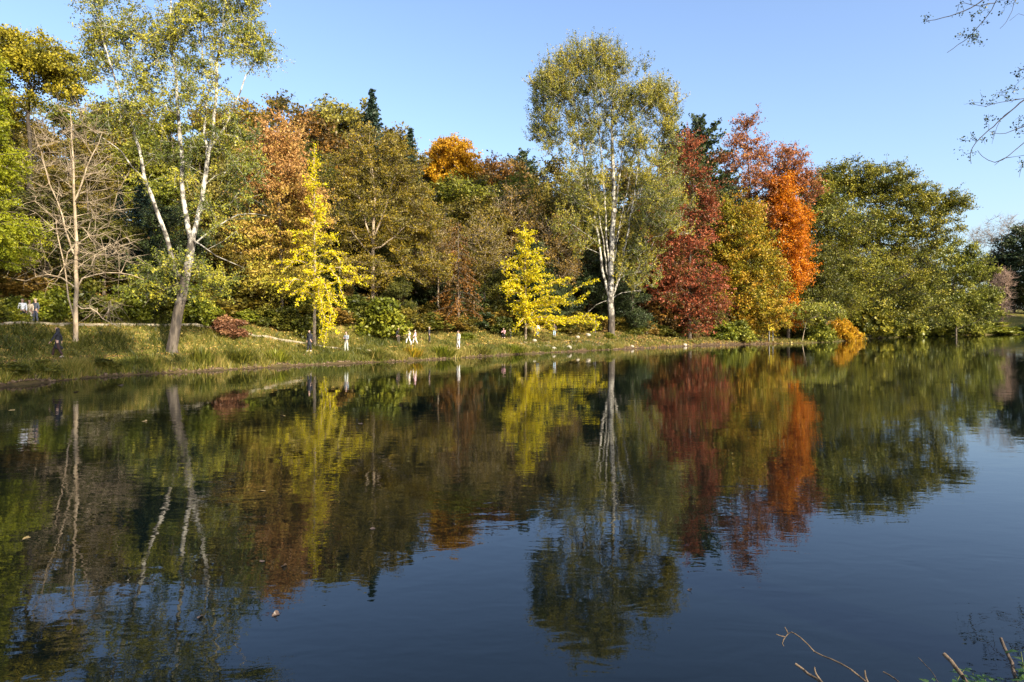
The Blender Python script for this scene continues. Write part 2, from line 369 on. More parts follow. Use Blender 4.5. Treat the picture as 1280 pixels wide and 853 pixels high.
# ------------------------------------------------------------------ water
def water_mat():
    m, N, L = nt('lake_water')
    tc = N.new('ShaderNodeTexCoord')
    def nz(s, sc, det, di=0, rot=0):
        mp = N.new('ShaderNodeMapping'); mp.inputs['Scale'].default_value = sc; mp.inputs['Rotation'].default_value = (0, 0, rot)
        L.new(tc.outputs['Object'], mp.inputs[0])
        n = N.new('ShaderNodeTexNoise'); n.inputs['Scale'].default_value = s; n.inputs['Detail'].default_value = det; n.inputs['Distortion'].default_value = di
        L.new(mp.outputs[0], n.inputs[0]); return n
    big = nz(.5, (.6, 1, 1), 1.5, .4, .25); mid = nz(1.9, (.55, 1, 1), 2, .6, -.15); fine = nz(7.0, (.5, 1, 1), 2, .3, .1)
    patch = nz(.055, (.6, 1.6, 1), 3, 1.0)
    pr = N.new('ShaderNodeMapRange'); pr.inputs[1].default_value = .38; pr.inputs[2].default_value = .66; pr.inputs[3].default_value = .25; pr.inputs[4].default_value = 1.7
    L.new(patch.outputs['Fac'], pr.inputs[0])
    def mul(a, k):
        x = N.new('ShaderNodeMath'); x.operation = 'MULTIPLY'; L.new(a, x.inputs[0])
        if isinstance(k, float): x.inputs[1].default_value = k
        else: L.new(k, x.inputs[1])
        return x.outputs[0]
    def add(a, b):
        x = N.new('ShaderNodeMath'); x.operation = 'ADD'; L.new(a, x.inputs[0]); L.new(b, x.inputs[1]); return x.outputs[0]
    fm = mul(add(mul(mid.outputs['Fac'], .0037), mul(fine.outputs['Fac'], .0009)), pr.outputs[0])
    h = add(mul(big.outputs['Fac'], .0045), fm)
    b = N.new('ShaderNodeBump'); b.inputs['Strength'].default_value = 1.0; b.inputs['Distance'].default_value = 1.0
    L.new(h, b.inputs['Height'])
    fr = N.new('ShaderNodeFresnel'); fr.inputs['IOR'].default_value = 1.333
    gl = N.new('ShaderNodeBsdfGlossy'); gl.inputs['Roughness'].default_value = .012; gl.inputs['Color'].default_value = (.95, .97, 1, 1)
    df = N.new('ShaderNodeBsdfDiffuse'); df.inputs['Color'].default_value = (.0015, .003, .003, 1)
    L.new(b.outputs[0], gl.inputs['Normal']); L.new(b.outputs[0], fr.inputs['Normal'])
    mx = N.new('ShaderNodeMixShader'); L.new(fr.outputs[0], mx.inputs[0]); L.new(df.outputs[0], mx.inputs[1]); L.new(gl.outputs[0], mx.inputs[2])
    o = N.new('ShaderNodeOutputMaterial'); L.new(mx.outputs[0], o.inputs[0]); return m
me = make_mesh('lake_water', [(-75, 1, 0), (250, 1, 0), (250, 245, 0), (-75, 245, 0)], [(0, 1, 2, 3)], water_mat())
tag(mesh_obj('lake_water', me), kind='structure')
# ------------------------------------------------------------------ trees
def tree_from(sk, tips, leaf, n_tw, tw_len, n_leaf, lsize, droop=0.0, flat=.6, tip=.012, spread=.12, outward=.6, twig_draw=True, maxr=.35, center=None, tint_spread=.45, lo_tint=0.0, hi_tint=1.0, leafprob=1.0, tint_fn=None, expo=2.4):
    """returns (trunk V,F), (leaf V,F,tint)"""
    pos = sk.arr(); T = pos[tips]
    if center is None:
        c = pos.mean(0)
    else: c = np.array(center)
    n = len(T)
    out = unit(T-c)
    # twigs
    dirs = rng.normal(size=(n, n_tw, 3)); dirs[:, :, 2] *= flat
    dirs = unit(unit(dirs)+out[:, None]*outward+np.array([0, 0, .25-droop])*1.0)
    ln = tw_len*rng.uniform(.55, 1.25, size=(n, n_tw, 1))
    mid = T[:, None]+dirs*ln*.5+rng.normal(size=dirs.shape)*tw_len*.05
    end = T[:, None]+dirs*ln+rng.normal(size=dirs.shape)*tw_len*.08
    end[:, :, 2] -= droop*ln[:, :, 0]*.6
    rad = pipe_radii(sk, tip, expo, maxr)
    V1, F1 = tubes(pos, np.array(sk.par), rad, 6)
    if twig_draw:
        ntw = n*n_tw
        P = np.concatenate([np.repeat(T, n_tw, 0), mid.reshape(-1, 3), end.reshape(-1, 3)])
        par = np.concatenate([-np.ones(ntw, int), np.arange(ntw), np.arange(ntw)+ntw])
        rr = np.concatenate([np.full(ntw, tip*.9), np.full(ntw, tip*.6), np.full(ntw, tip*.25)])
        V2, F2 = tubes(P, par, rr, 3)
        # pad: both quads
        F2 = F2+len(V1); V1 = np.vstack([V1, V2]); F1 = np.vstack([F1, F2])
    if n_leaf == 0: return (V1, F1), None
    live = rng.uniform(size=n) < leafprob
    T = T[live]; mid = mid[live]; end = end[live]; n = len(T)
    q = rng.uniform(.1, 1, size=(n, n_tw, n_leaf, 1))
    Tb = T[:, None, None]; mb = mid[:, :, None]; eb = end[:, :, None]
    P = np.where(q < .5, Tb+(mb-Tb)*q*2, mb+(eb-mb)*(q-.5)*2)
    P = P+rng.normal(size=P.shape)*spread*np.array([1, 1, .75])
    ax = rng.normal(size=P.shape)+np.array([0, 0, -.45-droop])
    P = P.reshape(-1, 3); ax = ax.reshape(-1, 3)
    sz = lsize*rng.uniform(.6, 1.3, size=len(P))
    V, Fq = leaves_arrays(P, ax, sz, sz*.62)
    ct = rng.uniform(size=(n, 1, 1)); tt = rng.uniform(size=(n, n_tw, 1))
    tint = .5+(ct-.5)*tint_spread*1.6+(tt-.5)*.35+rng.normal(size=(n, n_tw, n_leaf))*.14
    tint = lo_tint+(hi_tint-lo_tint)*np.clip(tint, 0, 1)
    tint = tint.reshape(-1)
    if tint_fn is not None: tint = np.clip(tint_fn(P, tint), 0, 1)
    return (V1, F1), (V, Fq, np.repeat(tint, 4))
def blob_pts(blobs, D, depth=1.0, shell=.45):
    out = []
    for b in blobs:
        px, py, rx, ry, n = b[:5]; dd = b[5] if len(b) > 5 else 0.0
        c = wp(px, py, D+dd); s = (D+dd)/F
        v = unit(rng.normal(size=(n, 3)))*(rng.uniform(size=(n, 1))**shell)
        out.append(c+v*np.array([rx*s, rx*s*depth, ry*s]))
    return np.vstack(out)
def put_tree(name, label, cat, base, parts_tr, parts_lf, bark, leafm, group=None, sc=1.0):
    t = empty(name, base, 0, sc); tag(t, label, cat, group)
    b = np.array(base)
    V, Fq = parts_tr
    mesh_obj('trunk', make_mesh('trunk', V-b, Fq, bark, smooth=True), t)
    if parts_lf is not None:
        V, Fq, ti = parts_lf
        mesh_obj('crown', make_mesh('crown', V-b, Fq, leafm, ti), t)
    return t
def pline(D, pts, dds=None):
    return [wp(p[0], p[1], D+(p[2] if len(p) > 2 else 0)) for p in pts]
def hero(name, label, cat, px, basey, stems, blobs, bark, leafm, r0, D=None, depth=.9, group=None, seg=.9, grow_kw={}, **kw):
    """stems: list of (points in px, r0, r1), first one starts at base"""
    if D is None:
        g = ray_ground(px, basey)
    else:
        x = (px-640)/F*D; g = np.array([x, D, gz(x, D)])
    Dg = g[1]
    sk = Skel()
    for i, (pts, a, b) in enumerate(stems):
        P = pline(Dg, pts)
        if i == 0:
            P = [g-np.array([0, 0, .3]), g+np.array([0, 0, .25])]+P
            # flare
            add_stem(sk, P, a, b, seg, .02)
            if len(sk.rm) > 2: sk.rm[0] *= 1.5; sk.rm[1] *= 1.25
        else:
            add_stem(sk, P, a, b, seg, .05)
    att = blob_pts(blobs, Dg, depth)
    att = att[att[:, 2] > height(att[:, 0], att[:, 1])+.4]
    tips = grow(sk, att, seg, **grow_kw)
    tr, lf = tree_from(sk, tips, leafm, **kw)
    return put_tree(name, label, cat, g, tr, lf, bark, leafm, group)
def conifer(H, Lmax, n_br, elev0, elev1, droop, leaf, bare=.12, leafl=.3, dens=14, prof=None, tip=.015, r0=None, side=.38, spread=.05, top_pow=1.0, wob=.08, twigs=4, hang=0.0):
    """monopodial tree around the origin -> trunk, leaves"""
    if r0 is None: r0 = H*.012+.05
    sk = Skel()
    tp = [(rng.normal()*wob*.3, rng.normal()*wob*.3, H*t) for t in np.linspace(0, 1, 10)]; tp[0] = (0, 0, -.3)
    add_stem(sk, tp, r0, .015, H/130, .0)
    base = sk.arr(); nb = len(base)
    LP = []; LA = []; LT = []
    for i in range(n_br):
        t = bare+(1-bare)*((i+rng.uniform())/n_br)
        if t > .985: continue
        z = t*H
        j = int(np.argmin(np.abs(base[:, 2]-z)))
        az = i*2.4+rng.normal()*.5
        w = prof(t) if prof else (1-t)**top_pow
        ln = Lmax*max(.06, w)*rng.uniform(.7, 1.1)
        el = elev0+(elev1-elev0)*t+rng.normal()*.1
        d = np.array([math.cos(az)*math.cos(el), math.sin(az)*math.cos(el), math.sin(el)])
        prev = j; p = base[j].copy(); k = max(3, int(ln/.55)); bt = rng.uniform()
        pts = [p.copy()]
        for q in range(k):
            f = (q+1)/k
            dd = d+np.array([0, 0, -droop*f*1.2+ (.35*f*f if droop > 0 else 0)])+rng.normal(size=3)*wob
            p = p+unit(dd)*ln/k
            prev = sk.add(p, prev, max(tip, .02+ln*.012*(1-f))); pts.append(p.copy())
        pts = np.array(pts)
        # side twigs and needles
        segs = []
        for q in range(k):
            segs.append((pts[q], pts[q+1]))
            hd = unit(np.cross(pts[q+1]-pts[q], [0, 0, 1.0]))
            for s_ in range(max(1, twigs//2)):
              for sg in (-1, 1):
                f = (q+rng.uniform())/k
                if f < .15: continue
                o = pts[q]+(pts[q+1]-pts[q])*(f*k-q)
                sl = ln*side*(1-f*.75)*rng.uniform(.5, 1.1)+.12
                e = o+unit(hd*sg+unit(pts[q+1]-pts[q])*rng.uniform(.3, 1.1)+np.array([0, 0, -hang+rng.normal()*.15]))*sl
                e[2] -= droop*sl*.3
                segs.append((o, e))
        A = np.array([s[0] for s in segs]); B = np.array([s[1] for s in segs])
        ll = np.linalg.norm(B-A, axis=1)
        cnt = np.maximum(1, (ll*dens).astype(int))
        idx = np.repeat(np.arange(len(A)), cnt)
        f = rng.uniform(size=(len(idx), 1))
        LP.append(A[idx]+(B-A)[idx]*f+rng.normal(size=(len(idx), 3))*spread)
        LA.append(unit((B-A)[idx])*.8+rng.normal(size=(len(idx), 3))*.7)
        LT.append(np.clip(.5+(bt-.5)*.6+rng.normal(size=len(idx))*.16, 0, 1))
    P = np.vstack(LP); A = np.vstack(LA); T = np.concatenate(LT)
    sz = leafl*rng.uniform(.6, 1.3, size=len(P))
    V, Fq = leaves_arrays(P, A, sz, sz*.5)
    rad = np.array(sk.rm)
    return tubes(sk.arr(), np.array(sk.par), rad, 5), (V, Fq, np.repeat(T, 4))
def place(tr, lf, name, label, cat, base, bark, leafm, group=None, rz=0, sc=1.0):
    t = empty(name, base, rz, sc); tag(t, label, cat, group)
    mesh_obj('trunk', make_mesh('trunk', tr[0], tr[1], bark, smooth=True), t)
    if lf is not None: mesh_obj('crown', make_mesh('crown', lf[0], lf[1], leafm, lf[2]), t)
    return t
exec_heroes = True
# A. tall pale multi-stemmed poplar on the left bank
hero('poplar_tree', 'tall leaning pale-barked poplar rising from a thick dark trunk on the left bank', 'tree', 215, 441,
     [([(222, 395), (232, 350), (237, 322), (240, 300)], .46, .30),
      ([(231, 352), (217, 330), (208, 295), (196, 262), (182, 225), (172, 180), (166, 158), (150, 120), (135, 70, -1), (122, 20, -1)], 0.187, 0.043),
      ([(239, 302), (232, 270), (229, 225), (226, 180), (223, 145), (220, 90), (214, 40), (212, -30)], 0.194, 0.043),
      ([(240, 300), (250, 265), (258, 215), (266, 170), (270, 125), (272, 80), (280, 30), (286, -40)], 0.194, 0.043),
      ([(252, 255), (257, 200), (256, 150), (262, 110), (254, 70), (250, 10, 1)], 0.108, 0.036),
      ([(266, 180), (280, 160), (292, 135), (310, 95), (322, 60, 1)], 0.086, 0.029),
      ([(238, 308), (262, 290), (285, 275), (310, 268), (333, 270)], 0.072, 0.022),
      ([(224, 352), (195, 368), (178, 385)], 0.065, 0.022),
      ([(180, 225), (150, 190, -1), (112, 160, -1)], 0.058, 0.022),
      ([(241, 300), (270, 320, -2), (305, 335, -2)], 0.058, 0.022)],
     [(140, 25, 36, 50, 44), (128, 70, 26, 30, 20), (172, 70, 32, 55, 34), (215, 45, 32, 60, 44), (225, -20, 50, 40, 30), (265, 20, 38, 55, 50), (310, 55, 34, 38, 40), (300, 0, 30, 30, 22), (245, 110, 40, 35, 30), (190, 130, 36, 35, 24),
      (150, 150, 34, 32, 22), (195, 200, 30, 50, 14), (270, 180, 36, 44, 26), (305, 200, 30, 60, 26), (240, 230, 30, 40, 10), (285, 260, 34, 40, 16), (215, 340, 48, 24, 22), (265, 345, 40, 26, 18), (180, 350, 34, 24, 12)],
     M['bark_poplar'], M['poplar'], .5, depth=.95, n_tw=7, tw_len=1.35, n_leaf=24, lsize=.15, droop=.1, flat=1.2, tip=.012, spread=.10, outward=.25, tint_spread=.8, grow_kw=dict(up=1.2, curve=.4), maxr=.07)
# B. bare tree
hero('bare_tree', 'leafless slender tree with straight tan trunk between the dark poplar and the lime-green foliage', 'tree', 95, 428,
     [([(95, 380), (96, 320), (94, 270), (92, 220), (90, 175), (88, 140)], .19, .04),
      ([(95, 330), (85, 300), (78, 270), (62, 230), (50, 190), (42, 160)], .07, .02),
      ([(95, 300), (80, 330), (72, 345), (60, 352)], .05, .02),
      ([(93, 260), (104, 225), (115, 195), (128, 165)], .07, .02), ([(94, 310), (110, 296), (135, 290)], .05, .02), ([(95, 355), (115, 345), (150, 340), (180, 350)], .05, .02),
      ([(95, 390), (112, 385), (130, 398), (152, 410)], .05, .02), ([(95, 352), (60, 345), (30, 350), (8, 346)], .05, .02), ([(88, 395), (84, 350), (75, 310), (70, 275)], .06, .03)],
     [(90, 170, 40, 40, 44), (60, 215, 36, 45, 40), (120, 220, 38, 50, 38), (95, 280, 62, 50, 44), (130, 320, 46, 36, 34), (50, 320, 46, 36, 30), (120, 385, 32, 18, 12)],
     M['bark_tan'], None, .2, depth=.8, n_tw=5, tw_len=1.3, n_leaf=0, lsize=.1, tip=.016, flat=.8, outward=.4, grow_kw=dict(up=1.0, curve=.5), maxr=.06)
# C. lime green drooping larch at the left edge
g = ray_ground(4, 415); g[0] -= .8
tr, lf = conifer(19.5, 4.0, 190, .25, .5, .75, None, bare=.24, leafl=.17, dens=20, prof=lambda t: min(1, 1.25*(1-t)**.7)*(.75+.25*math.sin(t*23)), hang=.9, twigs=6, side=.45, spread=.07)
place(tr, lf, 'larch_tree', 'drooping lime-green larch cut off by the left edge of the view', 'tree', g, M['bark_brown'], M['lime'])
# D. olive oak top left
hero('oak_tree', 'yellow-olive oak with a domed top above the lime-green larch at far left', 'tree', 30, 380, [([(34, 300), (38, 200), (35, 140), (40, 110)], .3, .12)],
     [(30, 75, 55, 40, 90), (75, 95, 32, 26, 36), (0, 60, 40, 28, 36), (85, 115, 18, 14, 10), (10, 130, 40, 30, 30)], M['bark_dark'], M['oak'], .3, D=62, n_tw=8, tw_len=1.1, n_leaf=18, lsize=.24, flat=.5, tip=.02, spread=.2, outward=.3)
# F. salmon / gold maple behind the ginkgo
def ft(P, t):
    pyy = HZ-(P[:, 2]-CH)/P[:, 1]*F
    return np.clip(t*.5+np.clip((pyy-215)/170, 0, 1)*.75, 0, 1)
hero('maple_tree', 'salmon-pink and gold maple between the pale poplar and the bright yellow ginkgo', 'tree', 352, 395, [([(352, 340), (350, 290), (348, 240), (350, 190)], .22, .08)],
     [(350, 185, 34, 35, 60), (352, 240, 46, 36, 80), (340, 290, 50, 30, 60), (352, 345, 44, 26, 50), (325, 215, 26, 40, 40), (384, 270, 20, 44, 36), (318, 330, 30, 26, 34)], M['bark_brown'], M['salmon'], .2, D=67, n_tw=7, tw_len=1.7, n_leaf=19, lsize=.24, flat=.45, tip=.018, spread=.15, tint_fn=ft)
# E. ginkgo 1 (columnar spire, drooping on the right)
def ginkgo(name, label, px, py, topy, stemx, branches, matl, leafn=34, lsz=.19, rr=.17, dens=1.0, clump=.17):
    g = ray_ground(px, py); D = g[1]
    sk = Skel()
    add_stem(sk, [g-np.array([0, 0, .3])]+pline(D, stemx), rr, .02, .5, .02)
    LP = []; LA = []; LT = []
    ends = []
    for br in branches:
        pts = pline(D, [(b[0], b[1], b[2] if len(b) > 2 else 0) for b in br])
        P = smooth_poly(pts, .35, .05)
        A = sk.arr(); j = int(np.argmin(np.linalg.norm(A-P[0], axis=1))); prev = j
        n = len(P)
        for i, p in enumerate(P):
            prev = sk.add(p, prev, .05*(1-i/n)+.012)
        ends.append(P)
        # side shoots
        for i in range(1, n):
            if rng.uniform() < .75:
                d = unit(P[i]-P[i-1]); hd = unit(np.cross(d, [0, 0, 1.0])+rng.normal(size=3)*.25)*(1 if i % 2 else -1)
                ln = (.25+1.0*(1-i/n))*rng.uniform(.4, 1.1)
                e = P[i]+unit(hd+d*.7+np.array([0, 0, rng.uniform(-.5, .1)]))*ln
                ends.append(np.array([P[i], (P[i]+e)/2+[0, 0, .04*ln], e]))
                sk.add(e, prev-(n-1-i), .01)
    for P in ends:
        bt = rng.uniform()
        for a, b in zip(P[:-1], P[1:]):
            l = np.linalg.norm(b-a); n = max(2, int(l*leafn*dens))
            f = rng.uniform(size=(n, 1))
            LP.append(a+(b-a)*f+rng.normal(size=(n, 3))*clump*np.array([1, 1, .85])); LA.append(rng.normal(size=(n, 3))+[0, 0, -.3]); LT.append(np.clip(.5+(bt-.5)*.5+rng.normal(size=n)*.2, 0, 1))
    P = np.vstack(LP); A = np.vstack(LA); T = np.concatenate(LT)
    sz = lsz*rng.uniform(.7, 1.25, size=len(P))
    V, Fq = leaves_arrays(P, A, sz, sz*.85)
    return put_tree(name, label, 'tree', g, tubes(sk.arr(), np.array(sk.par), np.array(sk.rm), 6), (V, Fq, np.repeat(T, 4)), M['bark_tan'], matl)
def ragged(cx, y0, y1, prof, n, drp=6, dz=1.6):
    out = []
    for k in range(n):
        t = (k+rng.uniform())/n; y = y0+(y1-y0)*t
        hl = np.interp(y, [p[0] for p in prof], [p[1] for p in prof]); hr = np.interp(y, [p[0] for p in prof], [p[2] for p in prof])
        m = k % 4; f = rng.uniform(.55, 1.18)
        if m == 0: ex = cx-hl*f; ez = rng.uniform(-.8, .5)
        elif m == 1: ex = cx+hr*f; ez = rng.uniform(-.8, .5)
        else: ex = cx+rng.uniform(-.6, .6)*(hl+hr)*.5; ez = (-1 if m == 2 else 1)*dz*rng.uniform(.6, 1.2)*max(.3, (hl+hr)/70)
        ey = y-rng.uniform(2, 9)+rng.uniform(-2, drp*2)*abs(ex-cx)/40
        out.append([(cx, y+6), ((cx*1.2+ex)/2.2, y-rng.uniform(0, 3), ez*.5), (ex, ey, ez)])
        if f > .8 and abs(ex-cx) > 20: out.append([((cx+ex)/2, y-1, ez*.5), ((cx+2*ex)/3, ey+4, ez*.8), (cx+(ex-cx)*.85, ey+rng.uniform(8, 14), ez)])
    return out
B = ragged(393, 205, 372, [(205, 5, 5), (240, 9, 12), (275, 16, 22), (300, 34, 30), (325, 46, 52), (350, 50, 70), (372, 40, 40)], 38)
B += [[(394, 330), (412, 335, -1), (425, 355, -1.3), (430, 378, -1.4), (431, 386, -1.4)], [(394, 345), (408, 360, -1), (414, 390, -1.4), (408, 415, -1.5), (405, 432, -1.5)],
      [(394, 360), (402, 385, -1.2), (410, 405, -1.4), (425, 418, -1.5)], [(394, 350), (400, 372, -1), (402, 400, -1.2), (402, 425, -1.3)], [(393, 350), (380, 362, -1), (372, 380, -1.3)], [(394, 365), (404, 380, -1), (418, 392, -1.2), (412, 412, -1.3)],
      [(393, 215), (392, 200), (393, 182)]]
ginkgo('ginkgo_tree', 'bright yellow ginkgo with a thin spire and drooping right-hand boughs beside the walker in grey', 393, 434, 180, [(393, 400), (394, 350), (393, 300), (393, 250), (393, 190)], B, M['ginkgo'], clump=.11, lsz=.15, leafn=36)
B = ragged(657, 290, 402, [(290, 10, 10), (318, 18, 26), (335, 34, 36), (352, 42, 50), (375, 22, 56), (402, 16, 50)], 42, dz=2.2)
B += [[(657, 385), (680, 372, -1), (705, 372, -1.5), (725, 358, -2), (748, 350, -2)], [(657, 400), (680, 396, -1), (710, 398, -2), (735, 394, -2), (757, 398, -2)], [(657, 400), (690, 402, 1), (725, 402, 1.4), (750, 405, 1)],
      [(657, 385), (690, 380, 1), (720, 378, 1), (735, 366, 1)], [(656, 350), (640, 350, -1), (625, 362, -1.5)], [(656, 395), (668, 405, -1), (672, 418, -1.4)], [(735, 396, -2), (745, 404, -2), (742, 412, -2)], [(656, 395), (646, 408, -1), (640, 416, -1)], [(656, 300), (655, 288), (654, 279)]]
ginkgo('ginkgo_tree', 'lemon yellow ginkgo with wide low boughs just left of the tall white-stemmed poplar', 657, 425, 280, [(657, 400), (657, 360), (656, 320), (654, 282)], B, M['ginkgo_lime'], leafn=30, lsz=.21, clump=.17)
# G. olive hornbeam in the centre
hero('hornbeam_tree', 'broad olive-brown hornbeam with fanning pale limbs, right of the spired yellow ginkgo', 'tree', 466, 388,
     [([(466, 350), (466, 300), (468, 240), (462, 190)], .3, .08), ([(466, 305), (455, 270), (445, 230), (440, 200)], .12, .04), ([(466, 300), (480, 265), (490, 230), (505, 205)], .12, .04), ([(466, 320), (440, 290), (425, 260), (415, 235)], .1, .03), ([(467, 315), (500, 290), (520, 262)], .1, .03), ([(466, 340), (430, 330), (405, 325)], .08, .03), ([(466, 335), (505, 330), (540, 325)], .08, .03)],
     [(462, 195, 42, 36, 70), (430, 230, 36, 40, 60), (502, 225, 38, 40, 60), (470, 270, 66, 40, 90), (420, 290, 34, 34, 44), (530, 280, 32, 44, 50), (470, 335, 70, 30, 70), (540, 335, 28, 24, 24)],
     M['bark_tan'], M['hornbeam'], .3, D=82, n_tw=9, tw_len=1.2, n_leaf=13, lsize=.23, flat=.4, tip=.018, spread=.17, outward=.3, grow_kw=dict(up=1.2, curve=.5))
# I. orange-gold oak on the ridge
hero('oak_tree', 'rounded orange-gold oak standing out on the ridge line against the sky', 'tree', 566, 330, [([(566, 290), (564, 240), (563, 205)], .3, .1)],
     [(563, 196, 32, 22, 80), (545, 208, 22, 18, 26), (585, 205, 16, 18, 24), (565, 225, 30, 20, 26)], M['bark_brown'], M['amber'], .3, D=118, n_tw=9, tw_len=1.3, n_leaf=16, lsize=.36, flat=.8, tip=.025, spread=.22, outward=.3)
# K. rusty drooping larch
g = ray_ground(573, 409); g = np.array([(573-640)/F*83.0, 83.0, 0]); g[2] = gz(g[0], g[1])
tr, lf = conifer(13.5, 4.8, 50, .15, .4, 1.1, None, bare=.18, leafl=.26, dens=9, hang=1.0, twigs=4, side=.4, spread=.08, prof=lambda t: (1-t)**.6)
place(tr, lf, 'larch_tree', 'rust-coloured larch with hanging branches behind the figure in white', 'tree', g, M['bark_brown'], M['rust'])
# M. big white-stemmed poplar
hero('poplar_tree', 'tallest white-stemmed poplar in the centre, its crown standing high above the wood', 'tree', 764, 420,
     [([(764, 400), (763, 375), (764, 340), (765, 300), (767, 250), (766, 200), (765, 150), (768, 100)], .56, .10),
      ([(763, 378), (754, 345), (748, 300), (740, 260), (733, 225), (728, 180), (720, 140), (712, 95)], 0.216, 0.043),
      ([(765, 372), (776, 340), (782, 305), (790, 260), (796, 220), (800, 180), (808, 140)], 0.158, 0.036),
      ([(764, 350), (758, 300), (756, 250), (752, 200), (748, 150), (745, 90)], 0.158, 0.043),
      ([(766, 300), (772, 240), (778, 190), (782, 140), (786, 90)], 0.144, 0.036), ([(750, 305), (738, 250), (722, 215), (700, 180)], 0.086, 0.029),
      ([(790, 265), (806, 225), (826, 180), (838, 150)], 0.086, 0.029), ([(765, 310), (785, 262), (812, 220)], 0.072, 0.029), ([(760, 350), (752, 290), (742, 230), (738, 180), (735, 120)], .11, .04), ([(768, 330), (775, 280), (786, 230), (795, 180)], .1, .04), ([(764, 372), (745, 382), (728, 395)], 0.050, 0.014)],
     [(692, 108, 24, 34, 56), (718, 86, 24, 28, 54), (752, 82, 30, 30, 70), (690, 125, 32, 34, 56), (740, 125, 46, 40, 90), (790, 120, 40, 42, 80), (686, 170, 22, 30, 44), (735, 175, 40, 34, 50), (790, 175, 42, 34, 64), (824, 132, 22, 30, 54), (838, 165, 14, 24, 24),
      (725, 220, 50, 34, 44), (810, 225, 42, 40, 70), (835, 265, 36, 40, 60, -3), (800, 300, 36, 40, 40), (722, 290, 34, 50, 40), (745, 260, 30, 30, 20), (780, 330, 26, 30, 16), (800, 345, 30, 28, 20)],
     M['bark_poplar2'], M['poplar'], .6, depth=.95, n_tw=7, tw_len=1.9, n_leaf=24, lsize=.215, droop=-.6, flat=1.3, tip=.02, spread=.13, outward=.3, tint_spread=.8, grow_kw=dict(up=1.4, curve=.4), maxr=.09)
# O. red sweetgum
hero('sweetgum_tree', 'deep red sweetgum overhanging the bank just right of the tall white-stemmed poplar', 'tree', 862, 418,
     [([(862, 380), (862, 320), (865, 260), (868, 200)], .35, .08)],
     [(862, 192, 12, 20, 13), (850, 200, 14, 16, 8), (872, 240, 22, 34, 31), (862, 285, 38, 30, 40), (845, 220, 18, 30, 16), (882, 270, 14, 36, 16), (835, 300, 30, 30, 29), (850, 325, 40, 26, 40), (825, 260, 20, 26, 16), (840, 360, 44, 30, 61), (880, 350, 26, 30, 40), (870, 390, 30, 24, 47), (820, 335, 24, 20, 16), (888, 385, 20, 22, 17)],
     M['bark_brown'], M['red'], .35, D=111, n_tw=6, tw_len=2.6, n_leaf=18, lsize=.32, flat=.7, tip=.02, spread=.16, outward=.5, tint_spread=.75)
# P. tall russet tree
hero('dawn_redwood_tree', 'tall russet-red tree with an open spiky top, highest right of the big poplar', 'tree', 942, 400,
     [([(942, 350), (940, 280), (936, 220), (934, 170), (933, 145)], .4, .04), ([(938, 260), (955, 230), (975, 205)], .12, .03), ([(939, 280), (975, 250), (998, 215)], .12, .03), ([(936, 240), (920, 210), (908, 180)], .08, .03)],
     [(933, 158, 10, 18, 8), (932, 182, 22, 12, 16), (922, 208, 26, 18, 18), (956, 195, 16, 12, 9), (945, 230, 28, 24, 34), (985, 205, 16, 18, 30), (975, 235, 32, 22, 44), (1005, 235, 16, 22, 22), (960, 270, 40, 24, 30)],
     M['bark_dark'], M['russet'], .4, D=128, n_tw=6, tw_len=2.6, n_leaf=18, lsize=.36, flat=.7, tip=.03, spread=.25, outward=.4)
# Q. ochre-green tree
hero('swamp_cypress_tree', 'broad ochre and yellow-green tree at the water edge right of the red sweetgum', 'tree', 928, 424,
     [([(928, 380), (926, 320), (924, 270)], .35, .08)],
     [(922, 280, 30, 34, 70), (910, 320, 22, 44, 60), (940, 320, 36, 40, 90), (925, 370, 40, 34, 90), (960, 365, 26, 36, 50), (905, 380, 20, 24, 34), (940, 402, 34, 16, 34)],
     M['bark_brown'], M['ochre'], .35, D=121, n_tw=8, tw_len=2.1, n_leaf=17, lsize=.36, flat=.8, tip=.02, spread=.24)
# R. bright orange tree
hero('swamp_cypress_tree', 'narrow bright orange tree between the ochre tree and the wide green tree', 'tree', 985, 415,
     [([(986, 380), (985, 320), (982, 260), (980, 235)], .35, .05)],
     [(980, 245, 18, 26, 54), (985, 280, 26, 24, 70), (990, 312, 22, 22, 50), (1000, 340, 18, 12, 26), (985, 345, 22, 22, 34), (985, 385, 16, 24, 24)],
     M['bark_brown'], M['orange'], .35, D=126, n_tw=7, tw_len=2.1, n_leaf=18, lsize=.34, flat=.8, tip=.02, spread=.24)
# T. wide green tree on the right
hero('locust_tree', 'huge spreading green tree with feathery layered boughs filling the right of the wood', 'tree', 1085, 412,
     [([(1088, 385), (1096, 350), (1100, 320), (1098, 290)], .7, .3), ([(1092, 365), (1070, 330), (1055, 295), (1045, 250)], .3, .08), ([(1098, 335), (1120, 305), (1140, 275), (1160, 250), (1185, 245)], .3, .06), ([(1100, 310), (1100, 270), (1105, 235)], .25, .06), ([(1095, 360), (1130, 345), (1170, 330)], .2, .06), ([(1058, 300), (1030, 290), (1015, 300)], .12, .04)],
     [(1035, 238, 30, 30, 60), (1062, 228, 40, 26, 80), (1105, 232, 46, 26, 100), (1145, 255, 36, 26, 70), (1185, 258, 26, 16, 40), (1050, 280, 50, 34, 110), (1110, 280, 58, 34, 130), (1165, 290, 38, 28, 50), (1030, 330, 28, 40, 50), (1080, 335, 50, 36, 70), (1140, 335, 52, 36, 80), (1090, 385, 46, 26, 50), (1150, 385, 48, 26, 60)],
     M['bark_dark'], M['locust'], .7, D=160, depth=.7, n_tw=9, tw_len=2.3, n_leaf=13, lsize=.42, flat=.5, tip=.035, spread=.3, outward=.4, seg=1.6)
